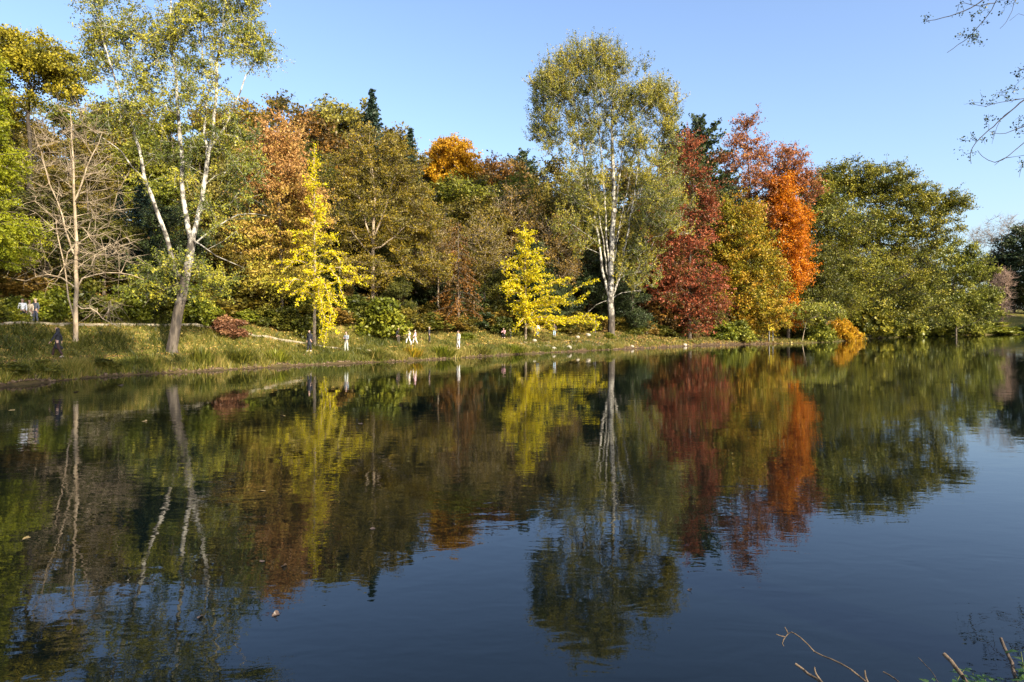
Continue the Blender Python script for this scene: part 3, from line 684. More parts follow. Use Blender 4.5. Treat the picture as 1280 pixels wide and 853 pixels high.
hero('willow_tree', 'rounded yellow-green thicket tree sloping down to the far right shore', 'tree', 1195, 416,
     [([(1195, 390), (1192, 360), (1190, 330)], .3, .1)],
     [(1190, 330, 40, 30, 60), (1215, 350, 34, 36, 60), (1200, 385, 50, 24, 70), (1170, 360, 30, 40, 40), (1235, 380, 18, 24, 24)],
     M['bark_brown'], M['thicket'], .3, D=182, depth=.7, n_tw=8, tw_len=2.2, n_leaf=15, lsize=.5, flat=.8, tip=.03, spread=.35, seg=1.8)
# ------------------------------------------------------------------ background pool
def pool_broad(H, blobs, n_tw, n_leaf, ls, flat, leafm, bark, tl=1.3):
    sk = Skel(); add_stem(sk, [(0, 0, -.3), (0, 0, H*.25), (.3, .2, H*.5), (.1, -.2, H*.8)], H*.017, .06, .9, .05)
    A = []
    for (x, y, z, r, rz, n) in blobs:
        v = unit(rng.normal(size=(n, 3)))*(rng.uniform(size=(n, 1))**.45); A.append(np.array([x, y, z])*H+v*np.array([r, r, rz])*H)
    tips = grow(sk, np.vstack(A), 1.0, up=1.0)
    return tree_from(sk, tips, leafm, n_tw, tl, n_leaf, ls, flat=flat, tip=.022, spread=.2, outward=.3, center=(0, 0, H*.55))
def rb(n, r=.2, lo=.12, hi=.9):
    out = []
    for i in range(n):
        a = rng.uniform(0, 6.28); z = rng.uniform(lo, hi); w = r*(1.15-abs(z-.55)*.8)
        out.append((math.cos(a)*w*.8, math.sin(a)*w*.8, z*.93, rng.uniform(.13, .2), rng.uniform(.10, .16), 30))
    out.append((0, 0, .87, .13, .12, 24)); return out
POOL = {}
def pool_mesh(kind, tr, lf, bark, leafm):
    POOL[kind] = (make_mesh('trunk', tr[0], tr[1], bark, smooth=True), make_mesh('crown', lf[0], lf[1], leafm, lf[2]))
for i in range(4):
    tr, lf = pool_broad(18, rb(13, .26), 7, 11, .34, (.45, .9, .6, .8)[i], M['green'], M['bark_brown'])
    pool_mesh('broad%d' % i, tr, lf, M['bark_brown'], M['green'])
tr, lf = pool_broad(18, rb(15, .27), 8, 20, .2, .7, M['locust'], M['bark_brown']); pool_mesh('broadf', tr, lf, M['bark_brown'], M['locust'])
tr, lf = conifer(20, 4.8, 240, -.1, .4, .2, None, bare=.04, leafl=.34, dens=13, twigs=4, side=.42, spread=.07, prof=lambda t: (1-t)**.9); pool_mesh('spruce', tr, lf, M['bark_brown'], M['spruce'])
tr, lf = conifer(20, 4.6, 90, .3, .7, .2, None, bare=.35, leafl=.42, dens=8, twigs=4, side=.45, spread=.14, prof=lambda t: (.45+.55*math.sin(min(1, (1-t)*1.7)*1.57))*(1 if t < .9 else .5)); pool_mesh('pine', tr, lf, M['bark_brown'], M['dark'])
# thin half-bare tree
sk = Skel(); add_stem(sk, [(0, 0, -.3), (.1, 0, 6), (.4, .2, 11), (.2, 0, 15)], .2, .03, .9, .04)
att = np.vstack([unit(rng.normal(size=(150, 3)))*(rng.uniform(size=(150, 1))**.5)*np.array([3.6, 3.6, 5.5])+np.array([0, 0, 10.5])])
tips = grow(sk, att, 1.0, up=1.6, curve=.5)
tr, lf = tree_from(sk, tips, None, 7, 1.5, 9, .26, flat=.8, tip=.02, spread=.25, leafprob=.8)
pool_mesh('thin', tr, lf, M['bark_tan'], M['brown'])
used = {}
def inst(kind, name, label, cat, px, D, topy, leafm, bark=None, wide=1.0, group=None, rz=None, base=None):
    if base is None:
        x = (px-640)/F*D; base = (x, D, gz(x, D)-.1)
    H0 = 20 if kind in ('spruce', 'pine') else (18 if kind.startswith('broad') else (16.5 if kind == 'thin' else 1))
    Ht = (CH+(HZ-topy)/F*D)-base[2]
    s = Ht/(H0*1.0)
    t = empty(name, base, rng.uniform(0, 6.28) if rz is None else rz, (s*wide, s*wide, s)); tag(t, label, cat, group)
    a, b = POOL[kind]
    for nm, me_, mm in (('trunk', a, bark), ('crown', b, leafm)):
        o = mesh_obj(nm, me_, t)
        if mm is not None:
            o.material_slots[0].link = 'OBJECT'; o.material_slots[0].material = mm
    return t
bg = [  # kind, px, dist behind shore, top y, material, label
 ('broad0', -95, 40, 110, 'olive', 'olive broadleaf tree on the slope outside the left edge, beyond the larch'),
 ('broad1', -40, 52, 125, 'green', 'green hillside tree mostly hidden behind the lime-green larch'),
 ('broad2', 18, 50, 122, 'olive', 'dull olive hillside tree showing beneath the domed yellow-olive oak'),
 ('broad3', 70, 56, 122, 'bright', 'fresh green treetop on the ridge above the leafless slender tree'),
 ('broad1', 125, 58, 124, 'olive', 'olive ridge tree showing between the leafless tree and the pale poplar stems'),
 ('broad0', 168, 62, 128, 'brown', 'brownish ridge tree behind the left stem of the pale poplar'),
 ('broad2', 215, 55, 140, 'bright', 'bright green tree showing through the middle stems of the pale poplar'),
 ('broad3', 262, 60, 132, 'olive', 'olive ridge tree seen behind the right stems of the pale poplar'),
 ('broad0', 310, 62, 126, 'hornbeam', 'ochre-olive ridge tree above and left of the salmon maple'),
 ('broad1', 350, 66, 117, 'olive', 'olive-brown domed ridge tree rising above the salmon maple'),
 ('broad2', 385, 58, 142, 'rust', 'rusty ridge tree above the spire of the yellow ginkgo'),
 ('broad3', 415, 66, 126, 'poplar_low', 'grey-green tree at the crest, left of the tallest spruce'),
 ('broad0', 440, 66, 140, 'olive', 'olive crest tree touching the left side of the tallest spruce'),
 ('spruce', 465, 56, 110, 'spruce', 'tallest dark blue-green spruce poking above the ridge line'),
 ('broad1', 492, 62, 172, 'hornbeam', 'olive-brown tree just below the tallest spruce on its right'),
 ('spruce', 513, 48, 158, 'spruce', 'smaller dark spruce between the tallest spruce and the orange-gold oak'),
 ('broad2', 545, 62, 196, 'olive', 'olive ridge tree tucked against the left side of the orange-gold oak'),
 ('broad3', 604, 60, 192, 'rust', 'rust-brown ridge tree adjoining the right side of the orange-gold oak'),
 ('broad0', 636, 62, 198, 'brown', 'brown-leaved ridge tree halfway between the orange-gold oak and the tall poplar'),
 ('pine', 655, 66, 190, 'dark', 'thin blue-green pine top at the ridge left of the tall poplar crown'),
 ('broad1', 690, 58, 200, 'olive', 'olive ridge tree beneath the left edge of the tall poplar crown'),
 ('broad2', 735, 60, 208, 'poplar_low', 'grey-green tree seen through the tall poplar between its white stems'),
 ('broad3', 790, 58, 205, 'olive', 'olive tree behind the right stems of the tall poplar'),
 ('pine', 872, 52, 146, 'dark', 'dark green pine rising directly behind the red sweetgum'),
 ('pine', 842, 50, 165, 'dark', 'dark pine half hidden between the tall poplar and the red sweetgum'),
 ('pine', 905, 50, 215, 'dark', 'dark pine between the red sweetgum and the tall russet tree'),
 ('broad0', -20, 26, 190, 'green', 'green mid-slope tree behind the trunk of the lime-green larch'),
 ('broad1', 45, 27, 200, 'olive', 'dull olive mid-slope tree left of the leafless slender tree'),
 ('broad3', 110, 30, 205, 'olive', 'brown-olive mid-slope tree directly behind the leafless slender tree'),
 ('spruce', 178, 16, 205, 'spruce', 'dark spruce with layered boughs behind the left stem of the pale poplar'),
 ('broad2', 228, 30, 215, 'bright', 'fresh green mid-slope tree between the stems of the pale poplar'),
 ('spruce', 150, 22, 235, 'spruce', 'shorter dark spruce between the leafless tree and the pale poplar'),
 ('broad0', 285, 24, 200, 'poplar_low', 'yellow-olive mid-slope tree right of the pale poplar stems'),
 ('broad3', 330, 34, 195, 'olive', 'olive mid-slope tree backing the salmon maple'),
 ('broad1', 410, 34, 205, 'green', 'dark green mid-slope tree between the ginkgo spire and the hornbeam'),
 ('broad2', 440, 30, 270, 'olive', 'olive tree behind the lower left limbs of the hornbeam'),
 ('broad3', 558, 40, 218, 'bright', 'bright green tree below the orange-gold oak'),
 ('broad0', 520, 34, 240, 'hornbeam', 'ochre-brown tree against the right side of the hornbeam crown'),
 ('thin', 548, 22, 268, 'brown', 'thin half-bare brown tree right of the hornbeam'),
 ('broad1', 600, 34, 240, 'olive', 'olive tree directly behind the rust-coloured larch'),
 ('thin', 605, 22, 262, 'hornbeam', 'slender half-bare ochre tree between the rusty larch and the lemon ginkgo'),
 ('broad2', 645, 40, 220, 'bright', 'bright green tree above the top of the lemon yellow ginkgo'),
 ('thin', 642, 30, 225, 'brown', 'half-bare tree with pale upright stems above the lemon yellow ginkgo'),
 ('broad3', 690, 32, 240, 'olive', 'olive tree between the lemon ginkgo and the tall poplar stems'),
 ('thin', 700, 20, 262, 'brown', 'thin brown half-bare tree just behind the right boughs of the lemon ginkgo'),
 ('broad0', 735, 28, 262, 'green', 'dark green tree behind the trunk of the tall poplar'),
 ('broad2', 800, 26, 255, 'poplar_low', 'yellow-olive tree filling the gap between the tall poplar and the sweetgum'),
 ('broad1', 830, 16, 300, 'rust', 'rusty low tree behind the lower left of the red sweetgum'),
 ('broad3', 890, 30, 262, 'olive', 'olive tree behind the right side of the red sweetgum'),
 ('broadf', 1022, 34, 228, 'locust', 'green-olive tree between the orange tree and the huge green tree'),
 ('broad0', 1000, 16, 300, 'green', 'green tree behind the foot of the narrow orange tree'),
 ('broad2', 500, 18, 345, 'green', 'low dark green tree under the right boughs of the hornbeam'),
 ('broad3', 575, 22, 345, 'dark', 'low dark evergreen at the edge of the wood right of the hornbeam'),
 ('broad1', 620, 18, 335, 'green', 'low green tree beside the left boughs of the lemon ginkgo'),
 ('broad0', 690, 18, 345, 'dark', 'low dark evergreen beneath the lemon ginkgo and the tall poplar'),
 ('broad2', 790, 14, 350, 'dark', 'low dark evergreen at the foot of the tall poplar on its right'),
 ('broad3', 430, 22, 350, 'brown', 'low brown-leaved tree in shade behind the walker in grey'),
]
rd = {}
for (kind, px, dd, topy, mk, lab) in bg:
    nm = {'spruce': 'spruce_tree', 'pine': 'pine_tree', 'thin': 'half_bare_tree'}.get(kind, 'broadleaf_tree')
    inst(kind, nm, lab, 'tree', px, shoreD(px)+dd, topy, M[mk], wide=rng.uniform(.95, 1.15) if kind.startswith('broad') else 1.0, group='trees of the hillside wood')
SHADE = 'understorey shrubs in the shade of the hillside wood'
def undergrowth(px, dd, wm, hm, mk, k):
    D = shoreD(px)+dd; x = (px-640)/F*D
    base = np.array([x, D, gz(x, D)-.1])
    t = empty('shrub', base, rng.uniform(0, 6.28), (wm, wm, hm)); tag(t, 'shrub in the shade beneath the trees of the hillside wood', 'shrub', SHADE)
    a, b = POOL['bush%d' % k]
    mesh_obj('stem', a, t); o = mesh_obj('foliage', b, t); o.material_slots[0].link = 'OBJECT'; o.material_slots[0].material = M[mk]
EXTRA = [(60, 14, 235, 'green'), (0, 16, 250, 'olive'), (130, 14, 265, 'green'), (205, 13, 255, 'dark'), (262, 16, 262, 'olive'), (300, 30, 255, 'green'), (250, 44, 180, 'green'), (90, 44, 170, 'olive'), (170, 46, 175, 'bright'), (320, 46, 165, 'olive'), (375, 46, 180, 'green'),
         (385, 24, 300, 'green'), (500, 44, 200, 'olive'), (470, 30, 300, 'green'), (600, 46, 225, 'green'), (670, 46, 235, 'olive'), (720, 44, 240, 'green'), (770, 44, 240, 'green'), (830, 40, 225, 'olive'), (860, 34, 265, 'dark'), (920, 36, 235, 'dark'), (960, 38, 245, 'olive'), (540, 28, 300, 'dark'), (660, 24, 300, 'dark'), (725, 22, 310, 'dark'), (765, 20, 320, 'dark'), (815, 22, 320, 'green'), (870, 20, 330, 'dark'), (900, 16, 345, 'green'), (985, 22, 330, 'green'), (1030, 30, 300, 'locust'), (1060, 26, 340, 'green'), (1110, 28, 330, 'locust'), (1150, 26, 345, 'green'), (1190, 24, 355, 'thicket'), (1130, 50, 300, 'olive'), (1080, 50, 290, 'olive')]
for k, (px, dd, topy, mk) in enumerate(EXTRA):
    inst('broadf' if px > 940 else 'broad%d' % (k % 4), 'broadleaf_tree', 'dark filling tree deep in the wood, mostly hidden behind the others', 'tree', px, shoreD(px)+dd, topy, M[mk], wide=1.15, group='half-hidden trees deep in the wood')
far = [('broad1', 1225, 265, 325, 'olive', 1.3, 'olive tree in the distance behind the yellow-green thicket tree'),
       ('broad3', 1268, 275, 312, 'dark', 1.1, 'dark round-topped evergreen just left of the one cut off by the right edge'),
       ('broad0', 1290, 262, 276, 'dark', 1.3, 'dark dense evergreen cut off by the right edge of the view'),
       ('pine', 1340, 240, 280, 'dark', 1.2, 'dark evergreen beyond the right edge of the view'),
       ('broad2', 1160, 235, 330, 'olive', 1.3, 'distant olive tree hidden behind the huge green tree'),
       ('broad0', 1400, 220, 290, 'olive', 1.2, 'olive tree on the far right shore outside the view')]
for kind, px, D, topy, mk, w, lab in far:
    inst(kind, {'spruce': 'spruce_tree', 'pine': 'pine_tree'}.get(kind, 'broadleaf_tree'), lab, 'tree', px, D, topy, M[mk], wide=w)
hero('bare_tree', 'distant grey leafless tree against the sky at the far right', 'tree', 1240, 400, [([(1240, 370), (1242, 330), (1245, 300)], .35, .1)],
     [(1245, 295, 30, 28, 90), (1225, 300, 18, 22, 30), (1265, 290, 16, 22, 30)], M['greytwig'], None, .3, D=262, depth=.8, n_tw=8, tw_len=2.6, n_leaf=0, lsize=.1, tip=.05, flat=.9, outward=.5, seg=2.0)
hero('bare_bush', 'pinkish-tan leafless bush at the right end of the thicket', 'bush', 1253, 404, [([(1253, 395), (1252, 380)], .2, .1)],
     [(1252, 372, 15, 30, 60), (1256, 350, 10, 20, 26), (1246, 385, 14, 14, 24)], M['pinktwig'], None, .2, D=236, depth=1, n_tw=12, tw_len=2.4, n_leaf=0, lsize=.1, tip=.05, flat=.9, outward=.4, seg=1.5)
# ------------------------------------------------------------------ bushes
def bush_pool(key, n_cl, flat, ls, n_tw=7, n_leaf=16, zs=.42, up=.5, tl=.28, spread=.05):
    sk = Skel(); sk.add((0, 0, -.1), -1, .03)
    v = unit(rng.normal(size=(n_cl, 3)))*(rng.uniform(size=(n_cl, 1))**.4); v[:, 2] = np.abs(v[:, 2])
    att = v*np.array([.42, .42, .8])*rng.uniform(.8, 1.15, size=(n_cl, 1))+np.array([0, 0, .08])
    tips = grow(sk, att, .2, up=.4, wob=.015)
    tr, lf = tree_from(sk, tips, None, n_tw, tl*.6, n_leaf, ls, flat=flat, tip=.005, spread=spread, maxr=.03, center=(0, 0, .2))
    pool_mesh(key, tr, lf, M['bark_brown'], M['green'])
    tr_, cr_ = POOL[key]
bush_pool('bush0', 55, .8, .085); bush_pool('bush1', 60, .6, .075, n_leaf=18); bush_pool('bush2', 45, 1.0, .11, n_leaf=14, tl=.4)
def tuft_pool(key, n, mat):
    a = rng.uniform(0, 6.28, size=n); r0 = rng.uniform(0, .38, size=n); h = rng.uniform(.35, 1.05, size=n)*(1.05-r0); ln = rng.uniform(.05, .35, size=n)
    b = np.stack([np.cos(a)*r0, np.sin(a)*r0, -.05+0*a], 1); a2 = a+rng.normal(size=n)*.6
    t = b+np.stack([np.cos(a2)*ln, np.sin(a2)*ln, h], 1); w = np.stack([-np.sin(a2), np.cos(a2), 0*a], 1)*rng.uniform(.008, .022, size=(n, 1))
    m_ = b*.45+t*.55+np.array([0, 0, .06])
    V = np.stack([b-w, b+w, m_+w*.8, t, m_-w*.8], 1).reshape(-1, 3)
    i0 = np.arange(n)[:, None]*5
    Fq = np.concatenate([i0+np.array([0, 1, 2, 4]), i0+np.array([4, 2, 3, 3])], 0)
    Fq = i0+np.array([0, 1, 2, 4]); F3 = i0+np.array([4, 2, 3])
    V2 = V
    me_ = bpy.data.meshes.new('foliage'); me_.from_pydata([tuple(v) for v in V2], [], [tuple(f) for f in Fq]+[tuple(f) for f in F3]); me_.update()
    at = me_.attributes.new('tint', 'FLOAT', 'POINT'); at.data.foreach_set('value', np.repeat(np.clip(rng.normal(.5, .25, size=n), 0, 1), 5).astype(np.float32))
    me_.materials.append(mat)
    POOL[key] = (POOL['bush1'][0], me_)
tuft_pool('tuft0', 420, M['straw']); tuft_pool('tuft1', 300, M['green'])
def bush(kind, px, py, wpx, hpx, mk, label, name='shrub', cat='shrub', group=None, base=None, D=None):
    if base is None:
        if D is not None:
            x = (px-640)/F*D; base = np.array([x, D, gz(x, D)])
        else: base = ray_ground(px, py)
    s = base[1]/F
    t = empty(name, base-np.array([0, 0, .05]), rng.uniform(0, 6.28), (wpx*s, wpx*s, hpx*s)); tag(t, label, cat, group)
    a, b = POOL[kind]
    if not kind.startswith('tuft'): mesh_obj('stem', a, t)
    o = mesh_obj('foliage', b, t)
    o.material_slots[0].link = 'OBJECT'; o.material_slots[0].material = M[mk]
    return t
bl = [('bush1', 287, 421, 46, 30, 'wine', 'round reddish-brown shrub on the grass right of the thick poplar trunk'),
 ('bush0', 480, 422, 62, 52, 'bright', 'big bright yellow-green shrub between the walker in grey and the person in a black top'),
 ('bush1', 330, 406, 46, 26, 'green', 'clipped green hedge shrub just right of the reddish-brown round shrub', ),
 ('bush0', 360, 412, 46, 30, 'green', 'green hedge shrub above the stone kerb left of the spired ginkgo'),
 ('bush2', 385, 420, 40, 34, 'green', 'dark green hedge shrub right behind the foot of the spired ginkgo'),
 ('bush1', 305, 403, 34, 18, 'bright', 'light green low shrub behind the reddish-brown round shrub'),
 ('bush0', 20, 403, 44, 34, 'bright', 'bright shrub under the lime-green larch at far left'),
 ('bush1', 62, 402, 50, 50, 'bright', 'fresh green shrub between the strollers at far left and the leafless tree'),
 ('bush2', 118, 402, 50, 44, 'green', 'green shrub right behind the leafless slender tree'),
 ('bush0', 160, 402, 56, 46, 'bright', 'yellow-green shrub left of the thick poplar trunk'),
 ('bush1', 200, 403, 50, 40, 'green', 'green shrub directly behind the thick poplar trunk'),
 ('bush2', 248, 405, 50, 42, 'bright', 'light green shrub right behind the thick poplar trunk'),
 ('bush1', -30, 403, 60, 50, 'green', 'green shrub beyond the left edge under the larch'),
 ('bush0', 925, 422, 34, 28, 'thicket', 'yellow-green shrub at the foot of the ochre tree'),
 ('bush1', 905, 424, 34, 26, 'bright', 'bright green shrub at the water edge beneath the ochre tree'),
 ('bush2', 1022, 424, 36, 26, 'thicket', 'yellow-green shrub at the foot of the narrow orange tree'),
 ('bush0', 1090, 421, 60, 50, 'locust', 'dense green shrub at the waterline below the huge green tree'),
 ('bush1', 1125, 420, 60, 46, 'thicket', 'leafy yellow-green shrub on the shore right of the rusty weeping bush'),
 ('bush2', 1160, 419, 60, 44, 'locust', 'dense green shore shrub in the middle of the right-hand thicket'),
 ('bush0', 1195, 418, 56, 40, 'thicket', 'yellow-green shore shrub near the right end of the thicket'),
 ('bush1', 1218, 417, 40, 22, 'thicket', 'low yellow-green shrub just left of the figure in teal'),
 ('bush2', 1248, 417, 44, 12, 'bright', 'low bright green hedge shrub at the water in front of the lawn'),
 ('bush1', 1278, 417, 40, 12, 'dark', 'low dark green hedge shrub at the water by the right edge'),
 ('bush0', 1310, 417, 50, 12, 'green', 'low hedge shrub on the far shore outside the right edge'),
 ('bush1', 535, 398, 30, 22, 'olive', 'small olive shrub at the edge of the wood behind the person in a black jacket'),
 ('bush2', 600, 408, 34, 24, 'dark', 'dark shrub at the edge of the wood right of the figure in white'),
 ('bush0', 725, 410, 34, 22, 'olive', 'olive shrub in the shade left of the tall poplar trunk'),
 ('bush1', 800, 412, 44, 30, 'dark', 'dark shrub in the shade right of the tall poplar trunk'),
 ('bush2', 845, 414, 44, 26, 'rust', 'rust-brown shrub under the red sweetgum'),
 ('bush0', 583, 424, 22, 8, 'bright', 'small low green weed shrub under the person in white'),
 ('bush1', 10, 472, 50, 18, 'green', 'dark green weed shrub on the shaded bank at far left edge'),
 ('bush2', 52, 468, 40, 14, 'green', 'low green weed shrub at the waterline under the woman in black'),
 ('bush0', 128, 465, 40, 12, 'green', 'low weed shrub at the waterline below the leafless slender tree'),
 ('bush1', 190, 458, 34, 16, 'straw', 'straw-coloured weed clump at the waterline left of the thick poplar trunk'),
 ('bush2', 255, 457, 44, 26, 'green', 'tall green weed clump at the waterline right of the thick poplar trunk'),
 ('bush0', 300, 454, 44, 20, 'green', 'green weed clump at the waterline below the reddish-brown shrub'),
 ('bush1', 345, 452, 40, 18, 'bright', 'light green weed clump at the waterline left of the spired ginkgo'),
 ('bush2', 470, 447, 40, 14, 'straw', 'straw weed clump at the waterline right of the walker in grey'),
 ('bush0', 515, 446, 34, 16, 'goldmix', 'golden weed clump at the waterline below the people in pale clothes'),
 ('bush1', 552, 443, 40, 15, 'bright', 'green weed clump at the waterline left of the figure in white'),
 ('bush2', 600, 440, 36, 13, 'straw', 'pale weed clump at the waterline right of the figure in white'),
 ('bush0', 640, 437, 34, 12, 'bright', 'green weed clump at the waterline under the lemon ginkgo'),
 ('bush1', 762, 423, 14, 8, 'bright', 'tiny bright green tuft at the foot of the tall poplar')]
for b in bl:
    if 'weed clump' in b[6]: b = ('tuft%d' % (b[1] % 2),)+b[1:]
    if 'thicket' in b[5] or 1080 < b[1]: bush(*b, D=shoreD(b[1])+2.5)
    elif b[2] > 435 or 'waterline' in b[6]: bush(*b, D=shoreD(b[1])+1.1)
    else: bush(*b)
for k in range(110):
    px = -80+k*10.8+rng.uniform(-4, 4)
    dd = rng.uniform(12, 20) if px < 1000 else rng.uniform(5, 12)
    if k % 3 == 2: dd += rng.uniform(6, 16)
    undergrowth(px, dd, rng.uniform(3.5, 6), rng.uniform(1.8, 3.4), ('green', 'olive', 'dark', 'green', 'brown', 'dark')[k % 6] if px < 1000 else ('locust', 'green', 'thicket')[k % 3], k % 3)
# small shore trees right of centre
hero('sapling_tree', 'small yellow-green tree with a dark thin trunk by the yellow sign', 'tree', 961, 428, [([(961, 415), (963, 400), (966, 385)], .09, .03)],
     [(965, 385, 22, 14, 36), (975, 400, 18, 10, 14)], M['bark_dark'], M['ochre'], .1, n_tw=6, tw_len=1.0, n_leaf=10, lsize=.3, flat=.7, tip=.02, spread=.2)
hero('sapling_tree', 'small leaning yellow-green tree with a pale forked trunk on the low shore', 'tree', 1003, 427, [([(1005, 415), (1009, 400)], .10, .04)],
     [(1020, 388, 28, 10, 40), (1000, 392, 20, 10, 20), (1040, 392, 18, 10, 20)], M['bark_tan'], M['thicket'], .1, n_tw=6, tw_len=1.2, n_leaf=11, lsize=.32, flat=.5, tip=.02, spread=.2)
hero('weeping_bush', 'orange-rust weeping bush spilling over the waterline in front of the huge green tree', 'bush', 1053, 426, [([(1051, 415), (1046, 403)], .12, .05)],
     [(1048, 404, 8, 8, 14), (1056, 411, 12, 8, 26), (1063, 419, 15, 7, 34), (1048, 418, 10, 9, 20)], M['bark_brown'], M['amber'], .1, D=shoreD(1055)+1.2, n_tw=7, tw_len=1.1, n_leaf=16, lsize=.3, droop=.7, flat=.8, tip=.02, spread=.16, depth=.7)
# ------------------------------------------------------------------ grass, weeds, litter (uncountable)
def scatter(n, pxr, dr, fn=None):
    px = rng.uniform(*pxr, size=n); D0 = np.interp(px, [p for p, _ in sh], [q[1] for q in far_shore])
    D = D0+rng.uniform(*dr, size=n)
    X = (px-640)/F*D; Z = height(X, D)
    d = sdist(X, D); ok = (d > .04) & (Z > .01)
    return X[ok], D[ok], Z[ok], px[ok], d[ok]
def blades(n, pxr, dr, hgt, wid, seedt=0, dens=None, lean=.35):
    X, Y, Z, px, d = scatter(n, pxr, dr)
    clump = .5+.5*vnoise(X*1.7+5, Y*1.7)
    keep = rng.uniform(size=len(X)) < np.clip(.15+clump*.9, 0, 1)
    path = (np.exp(-((d-3.1)/.5)**2)*(px < 280)+np.exp(-((d-4.7)/.8)**2)*((px > 470) & (px < 980))+np.exp(-((d-9.3)/.8)**2)*(px < 380))
    keep &= rng.uniform(size=len(X)) > path
    X, Y, Z, px, clump = X[keep], Y[keep], Z[keep], px[keep], clump[keep]
    n = len(X); h = hgt*rng.uniform(.4, 1.4, size=n)*(.5+clump)
    a = rng.uniform(0, 6.28, size=n); w = wid*rng.uniform(.6, 1.3, size=n)
    B0 = np.stack([X-np.cos(a)*w/2, Y-np.sin(a)*w/2, Z-.03], 1); B1 = np.stack([X+np.cos(a)*w/2, Y+np.sin(a)*w/2, Z-.03], 1)
    T = np.stack([X, Y, Z+h], 1)+np.concatenate([rng.normal(size=(n, 2))*h[:, None]*lean, np.zeros((n, 1))], 1)
    V = np.stack([B0, B1, T], 1).reshape(-1, 3)
    ti = np.clip(.45+.35*vnoise(X*.5, Y*.5+3)+rng.normal(size=n)*.22, 0, 1)
    return V, np.arange(n*3).reshape(n, 3), np.repeat(ti, 3)
V, Fq, ti = blades(90000, (-60, 480), (.3, 11), .17, .045)
tag(mesh_obj('bank_grass', make_mesh('bank_grass', V, Fq, M['straw'], ti)), 'rough green and straw-coloured grass over the left bank', 'grass', kind='stuff')
V, Fq, ti = blades(70000, (430, 780), (.3, 14), .24, .07)
tag(mesh_obj('meadow_grass', make_mesh('meadow_grass', V, Fq, M['straw'], ti)), 'rough grass and weeds around the strollers in the middle of the bank', 'grass', kind='stuff')
V, Fq, ti = blades(52000, (-60, 780), (.1, 1.5), .42, .075)
tag(mesh_obj('shore_weeds', make_mesh('shore_weeds', V, Fq, M['straw'], ti)), 'taller weeds and reeds fringing the waterline', 'weeds', kind='stuff')
V, Fq, ti = blades(16000, (-60, 480), (.6, 9), .38, .08, lean=.6)
tag(mesh_obj('bank_weeds', make_mesh('bank_weeds', V, Fq, M['green'], ti)), 'dark green tufts of coarse weeds dotted over the left bank', 'weeds', kind='stuff')
V, Fq, ti = blades(40000, (760, 1330), (.3, 16), .3, .13)
tag(mesh_obj('far_shore_grass', make_mesh('far_shore_grass', V, Fq, M['straw'], ti)), 'thin grass along the low far shore to the right', 'grass', kind='stuff')
X, Y, Z, px, d = scatter(60000, (-60, 1000), (.2, 30))
n = len(X); P = np.stack([X, Y, Z+.03], 1); ax = rng.normal(size=(n, 3))*np.array([1, 1, .3]); sz = rng.uniform(.09, .2, size=n)*np.clip(Y/60, .8, 1.8)
V, Fq = leaves_arrays(P, ax, sz, sz*.7)
tag(mesh_obj('fallen_leaves', make_mesh('fallen_leaves', V, Fq, M['litter'], np.repeat(rng.uniform(size=n), 4))), 'brown and yellow fallen leaves strewn over the banks', 'fallen leaves', kind='stuff')
# ------------------------------------------------------------------ rocks
rockm = noise_mat('pale_stone', [(.3, (.18, .15, .11)), (.5, (.36, .31, .24)), (.7, (.52, .47, .38))], 4, (1, 1, 1), 6, .9, .6)
rockd = noise_mat('brown_stone', [(.3, (.03, .02, .012)), (.5, (.09, .06, .035)), (.7, (.18, .13, .085))], 4, (1, 1, 1), 6, .9, .6)
import bmesh
def rock_mesh(name, mat, seed, jag=.25):
    bm = bmesh.new(); bmesh.ops.create_icosphere(bm, subdivisions=3, radius=.5)
    r = np.random.default_rng(seed); ph = r.uniform(0, 6, size=6)
    planes = [(unit(r.normal(size=3)), r.uniform(.3, .44)) for _ in range(9)]
    for v in bm.verts:
        p = np.array(v.co)
        for nn, dd in planes:
            t = p.dot(nn)
            if t > dd: p = p-nn*(t-dd)*.9
        p = p*(1+jag*.15*math.sin(p[0]*9+ph[0])*math.sin(p[1]*8+ph[1])+.04*math.sin(p[2]*21+ph[2]))
        v.co = p
    me = bpy.data.meshes.new(name); bm.to_mesh(me); bm.free(); me.materials.append(mat); return me
rocks = [rock_mesh('boulder', rockm, 3), rock_mesh('boulder', rockm, 9), rock_mesh('boulder', rockd, 14)]
rl = [(711, 436, 8, 5, 0, 'largest pale boulder at the water edge left of the tall poplar'), (692, 437, 6, 4, 1, 'pale boulder beside the largest one at the water edge'), (668, 427, 6, 3.5, 0, 'pale stone on the bank under the lemon ginkgo trunk'),
      (735, 420, 7, 4, 1, 'pale stone in the rubble just left of the tall poplar foot'), (722, 423, 6, 4, 0, 'pale stone in the rubble between ginkgo and poplar'), (856, 432, 5, 3, 1, 'small pale stone on the brown shore below the sweetgum'),
      (790, 434, 5, 3, 0, 'small pale stone on the brown shore right of the poplar'), (60, 479, 7, 4, 2, 'brown stone at the waterline left of the woman in black'), (42, 477, 8, 6, 2, 'brown upright stone at the waterline at far left'), (600, 445, 6, 3, 2, 'brown stone at the waterline right of the figure in white')]
for px, py, w, h, k, lab in rl:
    g = ray_ground(px, py) if py < 470 else wp(px, py, shoreD(px)+.3); g[2] = gz(g[0], g[1])
    s = g[1]/F
    o = mesh_obj('boulder', rocks[k], None, g+np.array([0, 0, h*s*.2])); o.scale = (w*s*1.1, w*s, h*s*1.2); o.rotation_euler = (0, 0, rng.uniform(0, 6))
    tag(o, lab, 'stone')
